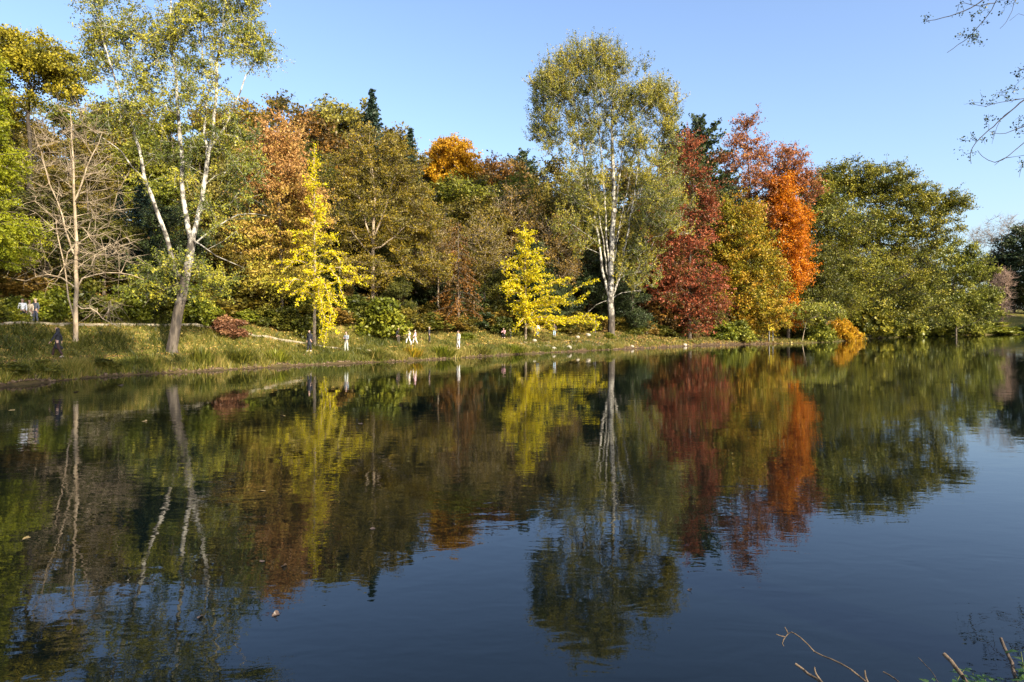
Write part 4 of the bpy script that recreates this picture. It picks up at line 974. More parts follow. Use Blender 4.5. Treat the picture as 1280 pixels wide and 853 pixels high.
# small rubble along the shore
def rubble(n, pxr, dr, size, mat, name, label):
    X, Y, Z, px, d = scatter(n, pxr, dr); n = len(X)
    base = np.array([(1, 0, 0), (0, 1, 0), (-1, 0, 0), (0, -1, 0), (0, 0, 1), (0, 0, -1)], float)
    fc = np.array([(0, 1, 4), (1, 2, 4), (2, 3, 4), (3, 0, 4), (1, 0, 5), (2, 1, 5), (3, 2, 5), (0, 3, 5)])
    s = size*rng.uniform(.4, 1.4, size=(n, 1, 1))
    V = base[None]*s*rng.uniform(.6, 1.2, size=(n, 6, 3))*np.array([1, 1, .7])
    a = rng.uniform(0, 6.28, size=n); c, sn = np.cos(a), np.sin(a)
    V = np.stack([V[:, :, 0]*c[:, None]-V[:, :, 1]*sn[:, None], V[:, :, 0]*sn[:, None]+V[:, :, 1]*c[:, None], V[:, :, 2]], -1)
    V += np.stack([X, Y, Z+.01], 1)[:, None]
    Fq = (np.arange(n)[:, None, None]*6+fc[None]).reshape(-1, 3)
    tag(mesh_obj(name, make_mesh(name, V.reshape(-1, 3), Fq, mat)), label, 'stones', kind='stuff')
rubble(600, (650, 770), (1.0, 8), .10, rockm, 'rubble', 'pale rubble scattered on the bank left of the tall poplar')
rubble(2600, (-20, 960), (.02, .7), .13, rockd, 'shore_stones', 'small brown stones and earth clods along the waterline')
# ------------------------------------------------------------------ stone kerb
kerbm = noise_mat('kerb_stone', [(.3, (.10, .085, .05)), (.5, (.26, .22, .15)), (.7, (.4, .35, .26))], 1.5, (1, 1, 1), 6, .9, .5)
def kerb(pts, label):
    P = [ray_ground(a, b) for a, b in pts]
    P = smooth_poly(P, .5)
    out_v = []; out_f = []
    i = 0; L = 0
    step = 2
    for i in range(0, len(P)-step, step):
        a = P[i].copy(); b = P[i+step].copy(); a[2] = gz(a[0], a[1]); b[2] = gz(b[0], b[1])
        d = unit(b-a); n = unit(np.cross([0, 0, 1.0], d)); L = np.linalg.norm(b-a)
        a = a+d*.02; b = b-d*.02
        jz = rng.uniform(-.03, .04)
        k = len(out_v); ww = .13; hh = .13+jz; c = .03
        for e in (a, b):
            for (u, v) in ((-ww, -.3), (-ww, hh-c), (-ww+c, hh), (ww-c, hh), (ww, hh-c), (ww, -.3)):
                out_v.append(e+n*u+np.array([0, 0, v]))
        for q in range(6): out_f.append((k+q, k+(q+1) % 6, k+6+(q+1) % 6, k+6+q))
        out_f.append((k+5, k+4, k+1, k)); out_f.append((k+4, k+3, k+2, k+1)); out_f.append((k+6, k+7, k+10, k+11)); out_f.append((k+7, k+8, k+9, k+10))
    tag(mesh_obj('stone_kerb', make_mesh('stone_kerb', out_v, out_f, kerbm)), label, 'kerb')
kerb([(-20, 406), (30, 405), (90, 405.5), (150, 406), (200, 407), (250, 409), (300, 416), (340, 423), (380, 430), (430, 437), (465, 440)], 'pale stone kerb edging the upper footpath along the left bank')
# ------------------------------------------------------------------ people
def plain(name, c, rough=.85):
    m, N, L = nt(name)
    tc = N.new('ShaderNodeTexCoord'); nz = N.new('ShaderNodeTexNoise'); nz.inputs['Scale'].default_value = 9; nz.inputs['Detail'].default_value = 4
    L.new(tc.outputs['Object'], nz.inputs[0])
    rp = ramp(N, [(.3, tuple(x*.75 for x in c)), (.7, tuple(min(1, x*1.15) for x in c))]); L.new(nz.outputs['Fac'], rp.inputs[0])
    p = N.new('ShaderNodeBsdfPrincipled'); p.inputs['Roughness'].default_value = rough; L.new(rp.outputs[0], p.inputs['Base Color'])
    o = N.new('ShaderNodeOutputMaterial'); L.new(p.outputs[0], o.inputs[0]); return m
C_ = {}
def cm(key, c):
    if key not in C_: C_[key] = plain(key, c)
    return C_[key]
skinm = plain('skin', (.42, .26, .19), .6)
def skin_build(chains, sub=1):
    """chains: list of list of (point, radius); chain item may start with an index string to join -> one evaluated mesh"""
    me = bpy.data.meshes.new('skn'); verts = []; edges = []; rad = []; key = {}
    for ch in chains:
        prev = None
        for p, r in ch:
            kk = tuple(round(float(x), 4) for x in p)
            if kk in key: i = key[kk]
            else:
                i = len(verts); key[kk] = i; verts.append(kk); rad.append(r)
            if prev is not None and prev != i: edges.append((prev, i))
            prev = i
    me.from_pydata(verts, edges, []); me.update()
    ob = bpy.data.objects.new('skn', me); col.objects.link(ob)
    md = ob.modifiers.new('s', 'SKIN'); md.use_smooth_shade = True
    sv = me.skin_vertices[0].data
    for i, r in enumerate(rad):
        rr = r if hasattr(r, '__len__') else (r, r); sv[i].radius = rr; sv[i].use_root = False
    sv[0].use_root = True
    ms = ob.modifiers.new('u', 'SUBSURF'); ms.levels = sub; ms.render_levels = sub
    dg = bpy.context.evaluated_depsgraph_get(); dg.update()
    out = bpy.data.meshes.new_from_object(ob.evaluated_get(dg))
    bpy.data.objects.remove(ob); bpy.data.meshes.remove(me)
    return out
def join_meshes(name, meshes, mat):
    bm = bmesh.new()
    for m_ in meshes: bm.from_mesh(m_)
    me = bpy.data.meshes.new(name); bm.to_mesh(me); bm.free()
    for m_ in meshes: bpy.data.meshes.remove(m_)
    me.materials.clear(); me.materials.append(mat)
    me.polygons.foreach_set('use_smooth', np.ones(len(me.polygons), dtype=bool))
    return me
def person(label, base, face, H=1.7, pose='stand', top=None, topc=(.5, .5, .5), legs=(.1, .1, .12), hair=(.03, .02, .015), shoes=(.05, .05, .05), coat=False, skirt=False, hood=False, group='people strolling along the far bank'):
    """face: direction angle the person looks (0 = +X)"""
    s = H/1.7
    t = empty('person', base, face-math.pi/2); tag(t, label, 'person', group)
    # local: looks to +Y, x to its right
    st = {'stand': 0.07, 'walk': .30, 'cross': .06, 'crouch': 0}[pose]
    hip = np.array([0, 0, .90]); chest = np.array([0, 0, 1.28]); neck = np.array([0, .0, 1.44]); head = np.array([0, .03, 1.60])
    if pose == 'crouch':
        dz = -.48; hip = hip+[0, -.12, dz]; chest = chest+[0, .05, dz]; neck = neck+[0, .08, dz]; head = head+[0, .1, dz]
    legsP = []
    for sd in (-1, 1):
        hj = hip+[sd*.09, 0, -.04]
        fy = st*sd*.9
        an = np.array([sd*.1, fy, .09]); kn = (hj+an)/2+[0, .04 if pose != 'walk' else .06, 0.02]
        if pose == 'crouch': an = np.array([sd*.12, .08, .09]); kn = np.array([sd*.14, .30, .47])
        legsP.append((hj, kn, an))
    armsP = []
    for sd in (-1, 1):
        shd = chest+[sd*.18, 0, .10]
        if pose == 'cross': el = shd+[sd*.05, .05, -.27]; wr = chest+[-sd*.03, .2, -.12]
        elif pose == 'walk': el = shd+[sd*.06, -sd*.14, -.25]; wr = el+[0, -sd*.08+.08, -.24]
        elif pose == 'crouch': el = shd+[sd*.04, .15, -.2]; wr = el+[-sd*.05, .2, -.02]
        else: el = shd+[sd*.05, -.02, -.28]; wr = el+[0.0, .07, -.24]
        armsP.append((shd, el, wr))
    body = [[(hip, .12), ((hip+chest)/2, .105), (chest, .13), (neck-[0, 0, .03], .055), (neck+[0, .01, .04], .05), (head-[0, .0, .05], .072), (head+[0, 0, .03], .092), (head+[0, -.005, .10], .07)],
            [(head-[0, .0, .05], .072), (head+[0, .085, -.03], .018)]]
    for hj, kn, an in legsP:
        body.append([(hip, .12), (hj, .085), (kn, .058), (an, .038), (an+[0, .10, -.05], .034), (an+[0, .17, -.06], .024)])
    for shd, el, wr in armsP:
        body.append([(chest, .13), (shd, .055), (el, .042), (wr, .028)])
    parts = [skin_build([[(p*s, r*s) for p, r in ch] for ch in body])]
    hands = []
    for (shd, el, wr), sd in zip(armsP, (-1, 1)):
        d = unit(wr-el); side = unit(np.cross(d, [0, 1, .2])+1e-3); nn = np.cross(d, side)
        palm = wr+d*.05
        ch = [[(wr-d*.01, .026), (palm, .034), (wr+d*.085, .03)]]
        hands.append(skin_build([[(p*s, r*s) for p, r in c] for c in ch], 1))
        for q, ln in enumerate((.062, .075, .07, .055)):
            o = wr+d*.08+side*(q-1.5)*.019
            hands.append(skin_build([[(o*s, .009*s), ((o+d*ln*.5+nn*.008)*s, .0085*s), ((o+d*ln*.9+nn*.028)*s, .007*s)]], 1))
        o = wr+d*.03+side*-.03
        hands.append(skin_build([[(o*s, .011*s), ((o-side*.03+d*.03)*s, .01*s), ((o-side*.035+d*.06)*s, .008*s)]], 1))
    mesh_obj('body', join_meshes('body', parts+hands, skinm), t)
    # top
    e = 1.16
    topch = [[(hip+[0, 0, -.02], .15), ((hip+chest)/2, .135), (chest, .158), (neck-[0, 0, .05], .08)]]
    for shd, el, wr in armsP: topch.append([(chest, .158), (shd, .075), (el, .058), (wr-unit(wr-el)*.02, .045)])
    if coat:
        low = np.mean([l[2] for l in legsP], axis=0)
        kn_ = hip*.42+low*.58
        topch.append([(hip+[0, 0, -.02], .15), (hip*.7+low*.3, .17), (kn_, .19 if pose != 'walk' else .2)])
    mesh_obj('jacket' if not coat else 'coat', join_meshes('top', [skin_build([[(p*s, r*s) for p, r in ch] for ch in topch])], cm('cloth_%.2f_%.2f_%.2f' % topc, topc)), t)
    lg = [[(hip+[0, 0, .05], .125), (hip, .14)]]
    for hj, kn, an in legsP: lg.append([(hip, .14), (hj, .10), (kn, .078), (an+[0, 0, .02], .065)])
    mesh_obj('trousers', join_meshes('trousers', [skin_build([[(p*s, r*s) for p, r in ch] for ch in lg])], cm('cloth_%.2f_%.2f_%.2f' % legs, legs)), t)
    for hj, kn, an in legsP:
        mesh_obj('shoe', join_meshes('shoe', [skin_build([[((an+[0, -.05, -.045])*s, .045*s), ((an+[0, .06, -.05])*s, .046*s), ((an+[0, .18, -.06])*s, .034*s)]])], cm('shoe_%.2f_%.2f_%.2f' % shoes, shoes)), t)
    hr = [[(head+[0, -.03, .0], .095), (head+[0, -.02, .06], .105), (head+[0, 0, .10], .085)]]
    if hood: hr = [[(neck+[0, -.02, -.10], .15), (neck+[0, -.02, .02], .10), (head+[0, -.035, 0], .115), (head+[0, -.02, .07], .11)]]
    else: hr[0].insert(0, (head+[0, -.07, -.09], .06))
    mesh_obj('headscarf' if hood else 'hair', join_meshes('hair', [skin_build([[(p*s, r*s) for p, r in ch] for ch in hr])], cm('hair_%.2f_%.2f_%.2f' % hair, hair)), t)
    return t
def pb(px, py):
    return ray_ground(px, py)
black = (.012, .012, .016)
p = person('woman in a long black coat and black headscarf striding left on the lower dirt path', pb(72, 447), R(200), 1.95, 'walk', topc=(.012, .013, .02), legs=(.035, .014, .012), hair=black, shoes=(.5, .45, .4), coat=True, hood=True)
bag = skin_build([[((.36, -.05, .72), .05), ((.42, -.10, .58), .11), ((.42, -.10, .48), .09)]])
b = mesh_obj('shoulder_bag', join_meshes('bag', [bag], cm('bag_leather', (.02, .02, .022))), None, pb(72, 447)); b.rotation_euler = (0, 0, R(110)); b.location.x += .05
tag(b, 'small black shoulder bag swinging behind the woman in the black headscarf', 'bag')
person('person in long dark clothes and white shoes standing behind the drooping ginkgo bough', pb(389, 440)+np.array([-.2, .2, 0]), R(250), 1.85, 'stand', topc=(.015, .014, .02), legs=(.015, .015, .02), hair=black, shoes=(.75, .75, .75), coat=True, hood=True)
person('person in grey top and light grey trousers with folded arms right of the spired ginkgo', pb(433, 441), R(245), 1.88, 'cross', topc=(.22, .25, .29), legs=(.34, .35, .30), hair=(.05, .03, .02), shoes=(.6, .6, .6))
person('person in a black top standing at the right edge of the big bright shrub', pb(498, 430), R(300), 1.6, 'stand', topc=(.015, .015, .018), legs=(.05, .04, .03), hair=(.6, .5, .35), shoes=(.5, .5, .5))
person('person all in cream and white striding between the black top and the pink child', pb(511, 431), R(190), 1.75, 'walk', topc=(.66, .58, .44), legs=(.66, .64, .6), hair=(.35, .26, .14), shoes=(.6, .6, .6))
person('small person in pink and white clothes following the person in cream', pb(519, 431), R(200), 1.5, 'walk', topc=(.72, .42, .48), legs=(.72, .6, .55), hair=(.5, .42, .3), shoes=(.6, .5, .5))
person('person in a black jacket walking alone left of the figure in the long white dress', pb(536.5, 428.5), R(0), 1.68, 'stand', topc=(.02, .022, .028), legs=(.02, .02, .022), hair=(.4, .32, .25), shoes=(.02, .02, .02))
person('brown-haired figure in a long white dress in front of the rusty larch', np.array([(573-640)/F*71.5, 71.5, gz((573-640)/F*71.5, 71.5)]), R(215), 1.9, 'stand', topc=(.62, .6, .55), legs=(.55, .53, .5), hair=(.09, .045, .03), shoes=(.7, .65, .6), coat=True)
person('person in a pink top crouching left of the lemon ginkgo', pb(630, 423), R(250), 1.7, 'crouch', topc=(.6, .32, .36), legs=(.015, .015, .018), hair=black, shoes=(.5, .4, .35))
person('person in dark green clothes crouching just left of the lemon ginkgo trunk', pb(638, 424), R(240), 1.7, 'crouch', topc=(.03, .045, .035), legs=(.02, .03, .025), hair=(.3, .3, .3), shoes=(.05, .05, .05))
person('person in a pale top and blue jeans half hidden by lemon ginkgo leaves', pb(672, 421), R(270), 1.75, 'stand', topc=(.55, .52, .5), legs=(.12, .2, .34), hair=(.05, .04, .03), shoes=(.05, .05, .05))
person('person with light blue jeans and white shoes below the right ginkgo bough', pb(693, 421), R(260), 1.75, 'stand', topc=(.07, .05, .05), legs=(.34, .46, .6), hair=(.03, .02, .02), shoes=(.75, .75, .75))
person('person in a white shirt and black trousers, left of the three strollers at far left', pb(28, 404.5), R(300), 1.72, 'stand', topc=(.75, .78, .82), legs=(.015, .02, .02), hair=(.2, .2, .17), shoes=(.4, .4, .4))
person('person in cream trousers, middle of the three strollers at far left', pb(37, 404.5), R(280), 1.65, 'stand', topc=(.5, .42, .32), legs=(.6, .54, .4), hair=(.1, .06, .04), shoes=(.6, .6, .6))
person('person in dark blue clothes, right of the three strollers at far left', pb(44.5, 404.5), R(260), 1.75, 'stand', topc=(.05, .06, .08), legs=(.06, .07, .1), hair=(.3, .25, .2), shoes=(.6, .6, .6))
x = (1256.5-640)/F*228; person('distant figure in teal standing on the lawn at the far right', (x, 228, gz(x, 228)), R(250), 1.9, 'stand', topc=(.04, .12, .14), legs=(.1, .25, .25), hair=(.5, .5, .5), shoes=(.1, .1, .1))
x = (743-640)/F*101.0; person('person in pale grey sitting low in the shade left of the tall poplar trunk', (x, 101.0, gz(x, 101.0)), R(260), 1.7, 'crouch', topc=(.3, .3, .32), legs=(.1, .1, .12), hair=black, shoes=(.3, .3, .3))
# ------------------------------------------------------------------ yellow board and post
def boxm(bm, c, sz, rot=None):
    r = bmesh.ops.create_cube(bm, size=1.0)
    for v in r['verts']: v.co = Vector((v.co.x*sz[0]+c[0], v.co.y*sz[1]+c[1], v.co.z*sz[2]+c[2]))
def bmobj(name, bm, mat, parent=None, bev=.01):
    if bev: bmesh.ops.bevel(bm, geom=bm.edges[:], offset=bev, segments=2, affect='EDGES')
    me = bpy.data.meshes.new(name); bm.to_mesh(me); bm.free(); me.materials.append(mat); return mesh_obj(name, me, parent)
g = pb(964, 429); g = np.array([(964-640)/F*(shoreD(964)+1.6), shoreD(964)+1.6, 0]); g[2] = gz(g[0], g[1])
t = empty('sign', g, .15); tag(t, 'bright yellow board on thin pale legs behind the small dark trunk at the water', 'sign')
bm = bmesh.new(); boxm(bm, (0, 0, 2.5), (1.15, .04, 1.15)); bmobj('board', bm, plain('yellow_paint', (.85, .62, .01), .6), t)
for q in (-.3, .35):
    bm = bmesh.new(); boxm(bm, (q, .05, .95), (.07, .07, 2.3)); bmobj('leg', bm, plain('grey_post', (.35, .33, .3)), t)
g = pb(935, 428); bm = bmesh.new(); boxm(bm, (0, 0, .5), (.3, .25, 1.15)); boxm(bm, (0, 0, 1.12), (.38, .33, .09))
o = bmobj('post', bm, rockm); o.location = tuple(g); tag(o, 'short pale stone post on the low shore below the ochre tree', 'post')
# ------------------------------------------------------------------ overhanging tree at right (branches enter top right)
TD = 36.0
base = np.array([35.5, 34.0, 0]); base[2] = gz(35.5, 34.0)
sk = Skel()
add_stem(sk, [base-[0, 0, .3], base+[0, 0, 3], base+[-.4, .5, 7], base+[-.9, 1.2, 12], base+[-1.0, 1.5, 18], base+[-.6, 1.5, 23]], .42, .08, .8, .04)
limbs = [([(1420, 70), (1340, 90), (1290, 118), (1262, 140), (1236, 163), (1220, 178), (1213, 192), (1214, 205)], .075, .014),
         ([(1400, 120), (1330, 130), (1280, 178), (1262, 194), (1244, 203), (1228, 196), (1222, 188)], .05, .012),
         ([(1262, 194), (1250, 201), (1243, 207)], .02, .008),
         ([(1420, 60), (1320, 112), (1275, 124), (1250, 128), (1232, 133), (1215, 130)], .04, .01),
         ([(1420, 20), (1330, -25), (1270, -30), (1248, -4), (1240, 12), (1228, 28), (1212, 46), (1198, 56), (1184, 66)], .06, .012),
         ([(1330, -25), (1262, -28), (1230, 0), (1205, 14), (1180, 22), (1162, 26), (1158, 27)], .05, .012),
         ([(1420, 10), (1320, -20), (1275, -6), (1265, 14), (1258, 28), (1250, 36)], .04, .009),
         ([(1300, 150), (1275, 160), (1250, 168), (1235, 163)], .025, .008), ([(1340, 90), (1300, 92), (1280, 88), (1272, 84)], .03, .01),
         ([(1262, 140), (1250, 150), (1243, 168), (1240, 180)], .015, .007), ([(1300, 190), (1282, 196), (1277, 210), (1274, 222)], .02, .008), ([(1245, 0), (1225, 8), (1205, 4), (1194, 8)], .02, .008),
         ([(1300, 360-255), (1283, 20), (1262, 26)], .02, .008)]
leafc = []
hub = base+np.array([-.9, 1.3, 11.5])
for li, (pts, a, b) in enumerate(limbs):
    P = [wp(x_, y_, TD+.8*math.sin(li*1.7)) for x_, y_ in pts]
    if pts[0][0] >= 1400: P = [hub+np.array([0, 0, (150-pts[0][1])*.03])]+P
    add_stem(sk, P, a, b, .35, .012)
for cx, cy, n, sp in [(1222, 44, 46, 5), (1212, 47, 20, 4), (1198, 46, 22, 6), (1232, 22, 26, 7), (1205, 6, 26, 10), (1220, 30, 18, 8), (1262, 8, 26, 8), (1150, 26, 10, 8), (1158, 25, 12, 3), (1206, 172, 24, 6), (1237, 145, 24, 8), (1240, 122, 22, 7), (1262, 112, 34, 10), (1270, 95, 26, 8), (1275, 160, 26, 8), (1265, 130, 20, 10), (1250, 160, 16, 9), (1225, 130, 12, 7), (1276, 205, 16, 6), (1225, 168, 14, 8), (1215, 185, 10, 6), (1202, 188, 5, 4), (1278, 100, 20, 10), (1300, 130, 60, 20), (1310, 60, 60, 25), (1330, 0, 80, 30)]:
    A = sk.arr()
    c = wp(cx, cy, TD)
    for q in range(max(2, n//4)):
        e = c+rng.normal(size=3)*sp*TD/F*np.array([1, .8, 1])*.8
        A = sk.arr(); j = int(np.argmin(np.linalg.norm(A-e, axis=1)))
        if np.linalg.norm(A[j]-e) > 2.5: continue
        m_ = (A[j]+e)/2+rng.normal(size=3)*.05
        k1 = sk.add(m_, j, .009); sk.add(e, k1, .006)
        for z_ in range(6):
            leafc.append(A[j]+(e-A[j])*rng.uniform(.3, 1.1)+rng.normal(size=3)*.09)
# upper crown of the tree, outside the view
att = np.array([base+np.array([1.5, 1, 17])])+unit(rng.normal(size=(150, 3)))*(rng.uniform(size=(150, 1))**.45)*np.array([4.5, 5, 6])
att = att[(att[:, 0]/att[:, 1] > .80)]
tips = grow(sk, att, .8, up=1)
A = sk.arr()
for k in tips:
    for q in range(45): leafc.append(A[k]+rng.normal(size=3)*.45)
P = np.array(leafc); sz = .11*rng.uniform(.6, 1.3, size=len(P))
V, Fq = leaves_arrays(P, rng.normal(size=P.shape), sz, sz*.8)
rad = pipe_radii(sk, .012, 2.4, .12)
put_tree('overhanging_tree', 'tree at the right edge whose thin leafy twigs hang into the sky at top right', 'tree', base, tubes(sk.arr(), np.array(sk.par), rad, 6), (V, Fq, np.repeat(rng.uniform(size=len(P)), 4)), M['bark_dark'], M['dark'])
# ------------------------------------------------------------------ near plants, bottom right
def twig(paths, mat, label, name='dead_branch'):
    sk = Skel()
    for i, (pts, a, b) in enumerate(paths):
        P = [wp(x_, y_, d_) for x_, y_, d_ in pts]
        if i == 0:
            e = P[0]; gx, gy = e[0]+.05, 3.0; P = [np.array([gx, gy, gz(gx, gy)-.05])]+P
        add_stem(sk, P, a, b, .06, .002)
    V, Fq = tubes(sk.arr(), np.array(sk.par), np.array(sk.rm), 8)
    tag(mesh_obj(name, make_mesh(name, V, Fq, mat, smooth=True)), label, 'branch')
twm = noise_mat('dry_twig', [(.3, (.05, .036, .024)), (.6, (.13, .095, .062))], 25, (1, 1, 1), 5, .8, .3)
twd = noise_mat('dark_twig', [(.3, (.03, .024, .018)), (.6, (.08, .06, .045))], 25, (1, 1, 1), 5, .8, .3)
twig([([(1120, 900, 3.6), (1085, 856, 4.0), (1064, 837, 4.1), (1040, 825, 4.2), (1018, 814, 4.3), (1000, 797, 4.35), (989, 790, 4.4), (981, 796, 4.4), (970, 793, 4.4)], .010, .003), ([(981, 796, 4.4), (978, 804, 4.4), (980, 808, 4.4)], .004, .002), ([(983, 793, 4.4), (981, 784, 4.4)], .004, .002), ([(1085, 856, 4.0), (1082, 845, 4.02), (1081, 838, 4.03)], .006, .004)], twm, 'long crooked bare twig with a hooked tip arching over the water at bottom right')
twig([([(1060, 890, 3.7), (1030, 856, 3.9), (1010, 842, 4.0), (994, 830, 4.05)], .011, .007), ([(1026, 853, 3.92), (1020, 843, 3.95), (1018, 834, 3.97)], .006, .004)], twm, 'short broken twig with a small fork, left of the long crooked twig base')
twig([([(1240, 900, 3.4), (1212, 856, 3.7), (1196, 836, 3.8), (1180, 818, 3.9)], .014, .011)], twm, 'thick straight tan stick poking up beside the leafy plant at bottom right')
twig([([(1285, 900, 3.4), (1272, 856, 3.6), (1264, 830, 3.7), (1257, 812, 3.75), (1251, 798, 3.8)], .014, .008)], twd, 'dark straight stick leaning left beside the right edge at bottom right')
twig([([(1160, 900, 3.6), (1130, 860, 3.9), (1118, 848, 4.0), (1104, 840, 4.05)], .007, .004)], twd, 'thin dark twig lying low between the crooked twig and the tan stick')
twig([([(1190, 900, 3.6), (1168, 846, 3.9), (1158, 834, 4.0), (1148, 822, 4.05)], .005, .002)], twd, 'very thin dark upright twig left of the leafy plant')
def plant(stems, label, leafs=.075):
    t = None; VV = []; FF = []; TT = []; sk = Skel(); nn = 0
    for si, pts in enumerate(stems):
        P = [wp(x_, y_, d_) for x_, y_, d_ in pts]; gx, gy = P[0][0]+.03, 3.05
        P = [np.array([gx, gy, gz(gx, gy)-.03])]+P; b0 = P[0]
        sm = smooth_poly(P, .04, .002)
        prev = -1
        for i, p in enumerate(sm): prev = sk.add(p, prev, .006*(1-.7*i/len(sm)))
        n = len(sm)
        for i in range(int(n*.3), n, 1):
            for sg in (0, 1):
                az = i*1.1+sg*math.pi+rng.uniform(-.3, .3); fr = .55+.45*math.sin((i/n)*3.0)
                L = leafs*fr*rng.uniform(.8, 1.2)
                d = np.array([math.cos(az), math.sin(az), rng.uniform(-.15, .35)]); d = unit(d); sd = unit(np.cross(d, [0, 0, 1.0])); up = np.cross(sd, d)
                # serrated leaf: outline
                k = 7; us = np.linspace(0, 1, k); w = L*.23*np.sin(np.pi*us**.75)
                o = sm[i]+d*.01
                vs = []
                for u, ww in zip(us, w):
                    c = o+d*L*u-np.array([0, 0, 1])*L*.25*u*u
                    vs += [c-sd*ww+up*ww*.25, c, c+sd*(ww)+up*ww*.25]
                # teeth: shift edge vertices alternately
                for q in range(1, k-1):
                    vs[q*3] += d*L*.05*(1 if q % 2 else -1); vs[q*3+2] += d*L*.05*(1 if q % 2 else -1)
                b_ = len(VV)
                VV += vs
                for q in range(k-1):
                    a_ = b_+q*3; FF.append((a_, a_+1, a_+4, a_+3)); FF.append((a_+1, a_+2, a_+5, a_+4))
                TT += [rng.uniform()]*len(vs)
    t = empty('nettle_plant', b0); tag(t, label, 'plant')
    V, Fq = tubes(sk.arr(), np.array(sk.par), np.array(sk.rm), 6)
    mesh_obj('stem', make_mesh('stem', V-b0, Fq, M['green_stem'], smooth=True), t)
    mesh_obj('foliage', make_mesh('foliage', np.array(VV)-b0, FF, M['nettle'], TT, smooth=True), t)
M['nettle'] = leaf_mat('nettle_leaf', [(.015, .035, .008), (.025, .06, .012), (.04, .08, .015), (.06, .10, .02)], .15)
M['green_stem'] = noise_mat('green_stem', [(.3, (.05, .07, .02)), (.7, (.12, .14, .04))], 20)
plant([[(1290, 890, 3.4), (1282, 850, 3.6), (1276, 815, 3.7)], [(1300, 880, 3.5), (1290, 830, 3.7)]], 'jagged-leaved green plant at the right edge of the bottom corner', .085)
plant([[(1232, 900, 3.6), (1225, 870, 3.8), (1216, 842, 3.9)], [(1200, 900, 3.6), (1180, 870, 3.8), (1168, 853, 3.9)], [(1250, 900, 3.5), (1243, 848, 3.7)], [(1150, 890, 3.6), (1190, 858, 3.8), (1205, 838, 3.85)], [(1220, 890, 3.6), (1232, 850, 3.8)]], 'low dark green leafy plant around the tan stick at bottom right', .085)
sk = Skel(); b_ = np.array([13.5, -2.5, gz(13.5, -2.5)])  # unseen tree behind the view, added so its high crown shades the left bank
add_stem(sk, [b_-[0, 0, .3], b_+[0, 0, 8], b_+[-.8, .4, 18], b_+[-2.5, 1.5, 27], b_+[-3.5, 2.5, 36]], .5, .1, 1.0, .04)
v = unit(rng.normal(size=(150, 3)))*(rng.uniform(size=(150, 1))**.45)
tips = grow(sk, np.array([8.7, .7, 35.0])+v*np.array([8.5, 8, 7.0]), 1.0, up=1.0)
tr, lf = tree_from(sk, tips, None, 8, 1.6, 26, .45, flat=.8, tip=.02, spread=.25, center=(9.7, .7, 30))
put_tree('poplar_tree', 'very tall unseen tree added on the near bank, its high crown shading the left bank', 'tree', b_, tr, lf, M['bark_brown'], M['poplar'])
# ------------------------------------------------------------------ leaves floating on the water
def float_leaf(px, py, size, curl, label):
    D = F*CH/(py-HZ); x_ = (px-640)/F*D
    bm = bmesh.new(); k = 14; a0 = rng.uniform(0, 6.28)
    ctr = bm.verts.new((0, 0, .004)); rim = []
    for i in range(k):
        a = i/k*2*math.pi; r = size*.5*(1+.35*math.cos(2.5*a)*(.7 if i % 2 else 1)); r *= rng.uniform(.8, 1.1)
        rim.append(bm.verts.new((math.cos(a)*r*1.3, math.sin(a)*r*.8, .004+curl*size*max(0, math.sin(a*1.0+.6))**2)))
    for i in range(k): bm.faces.new((ctr, rim[i], rim[(i+1) % k]))
    me = bpy.data.meshes.new('floating_leaf'); bm.to_mesh(me); bm.free(); me.materials.append(flm[1 if 'yellow leaf' in label or 'pale' in label else 0])
    o = mesh_obj('floating_leaf', me, None, (x_, D, .002)); o.rotation_euler = (0, 0, a0)
    tag(o, label, 'leaf', 'single leaves floating on the lake')
flm = [plain('brown_wet_leaf', (.07, .045, .03), .5), plain('yellow_wet_leaf', (.2, .14, .05), .5)]
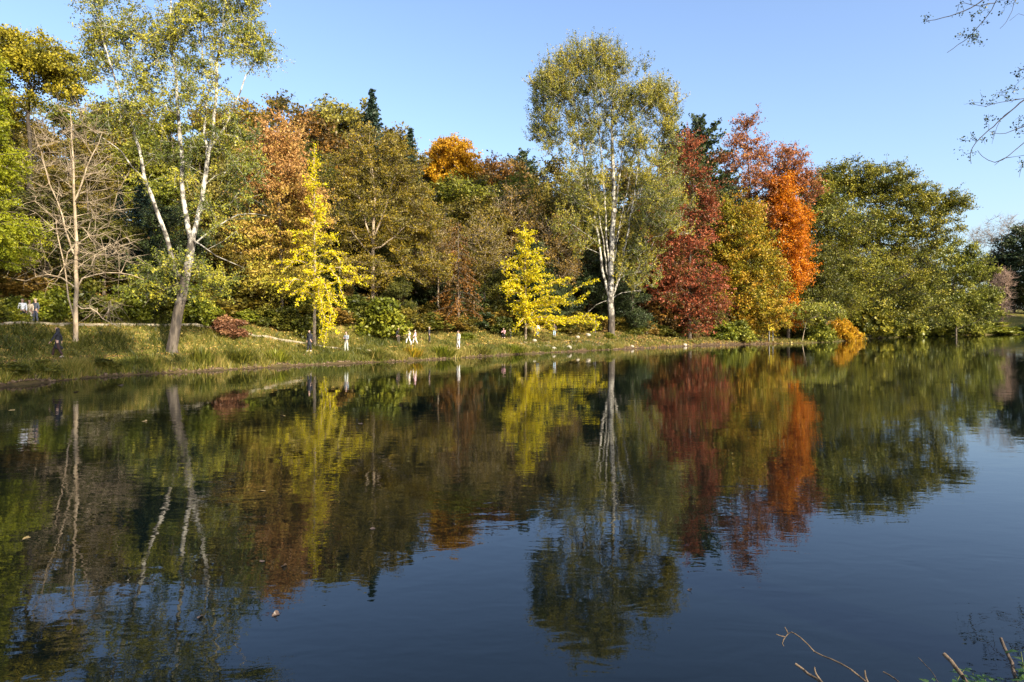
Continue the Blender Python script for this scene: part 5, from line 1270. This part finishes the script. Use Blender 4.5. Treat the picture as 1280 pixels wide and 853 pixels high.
for px, py, s_, c_, lab in [(345, 769, .16, .5, 'curled brown leaf floating on blue reflection at lower left'), (355, 708, .16, .6, 'brown upturned leaf floating left of centre, right-hand one of a pair'), (327, 702, .15, .1, 'flat brown leaf floating left of centre, left-hand one of a pair'),
      (466, 661, .2, .1, 'small flat leaf floating on the dark reflection below the hornbeam'), (33, 673, .22, .1, 'pale flat leaf floating near the left edge'), (328, 614, .25, .1, 'pale flat leaf floating in the reflection of the salmon maple'),
      (180, 527, .35, .3, 'yellow leaf floating in the reflection of the bank between leafless tree and poplar'), (354, 520, .4, .3, 'yellow leaf floating just left of the yellow ginkgo reflection'), (15, 513, .5, .1, 'pale leaf floating at the far left near the bank'), (62, 484, .5, .1, 'pale leaf floating just off the bank under the woman in black'),
      (250, 772, .16, .4, 'dark leaf floating among the poplar reflections at lower left'), (862, 738, .12, .5, 'dark leaf floating right of the tall poplar reflection'), (450, 530, .3, .2, 'leaf floating right of the yellow ginkgo reflection'), (95, 490, .5, .2, 'small brown leaf floating just off the bank below the leafless tree'), (150, 482, .5, .2, 'small brown leaf floating just off the bank left of the thick poplar')]:
    float_leaf(px, py, s_*.5, c_, lab)
# ------------------------------------------------------------------ light
SUN_EL, SUN_AZ = 31, 43     # azimuth: degrees right of straight behind the camera
sv = np.array([math.sin(R(SUN_AZ))*math.cos(R(SUN_EL)), -math.cos(R(SUN_AZ))*math.cos(R(SUN_EL)), math.sin(R(SUN_EL))])
sd_ = bpy.data.lights.new('sun', 'SUN'); sd_.energy = 5.0; sd_.angle = R(.53); sd_.color = (1, .88, .67)
so = bpy.data.objects.new('sun', sd_); col.objects.link(so)
so.rotation_euler = Vector(sv).to_track_quat('Z', 'Y').to_euler()
w = bpy.data.worlds.new('World'); scene.world = w; w.use_nodes = True
N = w.node_tree.nodes; L = w.node_tree.links; N.clear()
sky = N.new('ShaderNodeTexSky'); sky.sky_type = 'NISHITA'; sky.sun_disc = False; sky.sun_elevation = R(SUN_EL)
sky.sun_rotation = math.atan2(sv[0], sv[1]); sky.altitude = 0; sky.air_density = 1.0; sky.dust_density = 2.6; sky.ozone_density = 3.0
bgn = N.new('ShaderNodeBackground'); bgn.inputs[1].default_value = .14
hs = N.new('ShaderNodeHueSaturation'); hs.inputs['Saturation'].default_value = 1.0; hs.inputs['Hue'].default_value = .504; L.new(sky.outputs[0], hs.inputs['Color']); L.new(hs.outputs[0], bgn.inputs[0]); o = N.new('ShaderNodeOutputWorld'); L.new(bgn.outputs[0], o.inputs[0])
scene.view_settings.view_transform = 'Standard'; scene.view_settings.look = 'None'; scene.view_settings.gamma = 1; scene.view_settings.exposure = 1.2
scene.render.engine = 'CYCLES'
scene.cycles.max_bounces = 6; scene.cycles.diffuse_bounces = 3; scene.cycles.transmission_bounces = 3
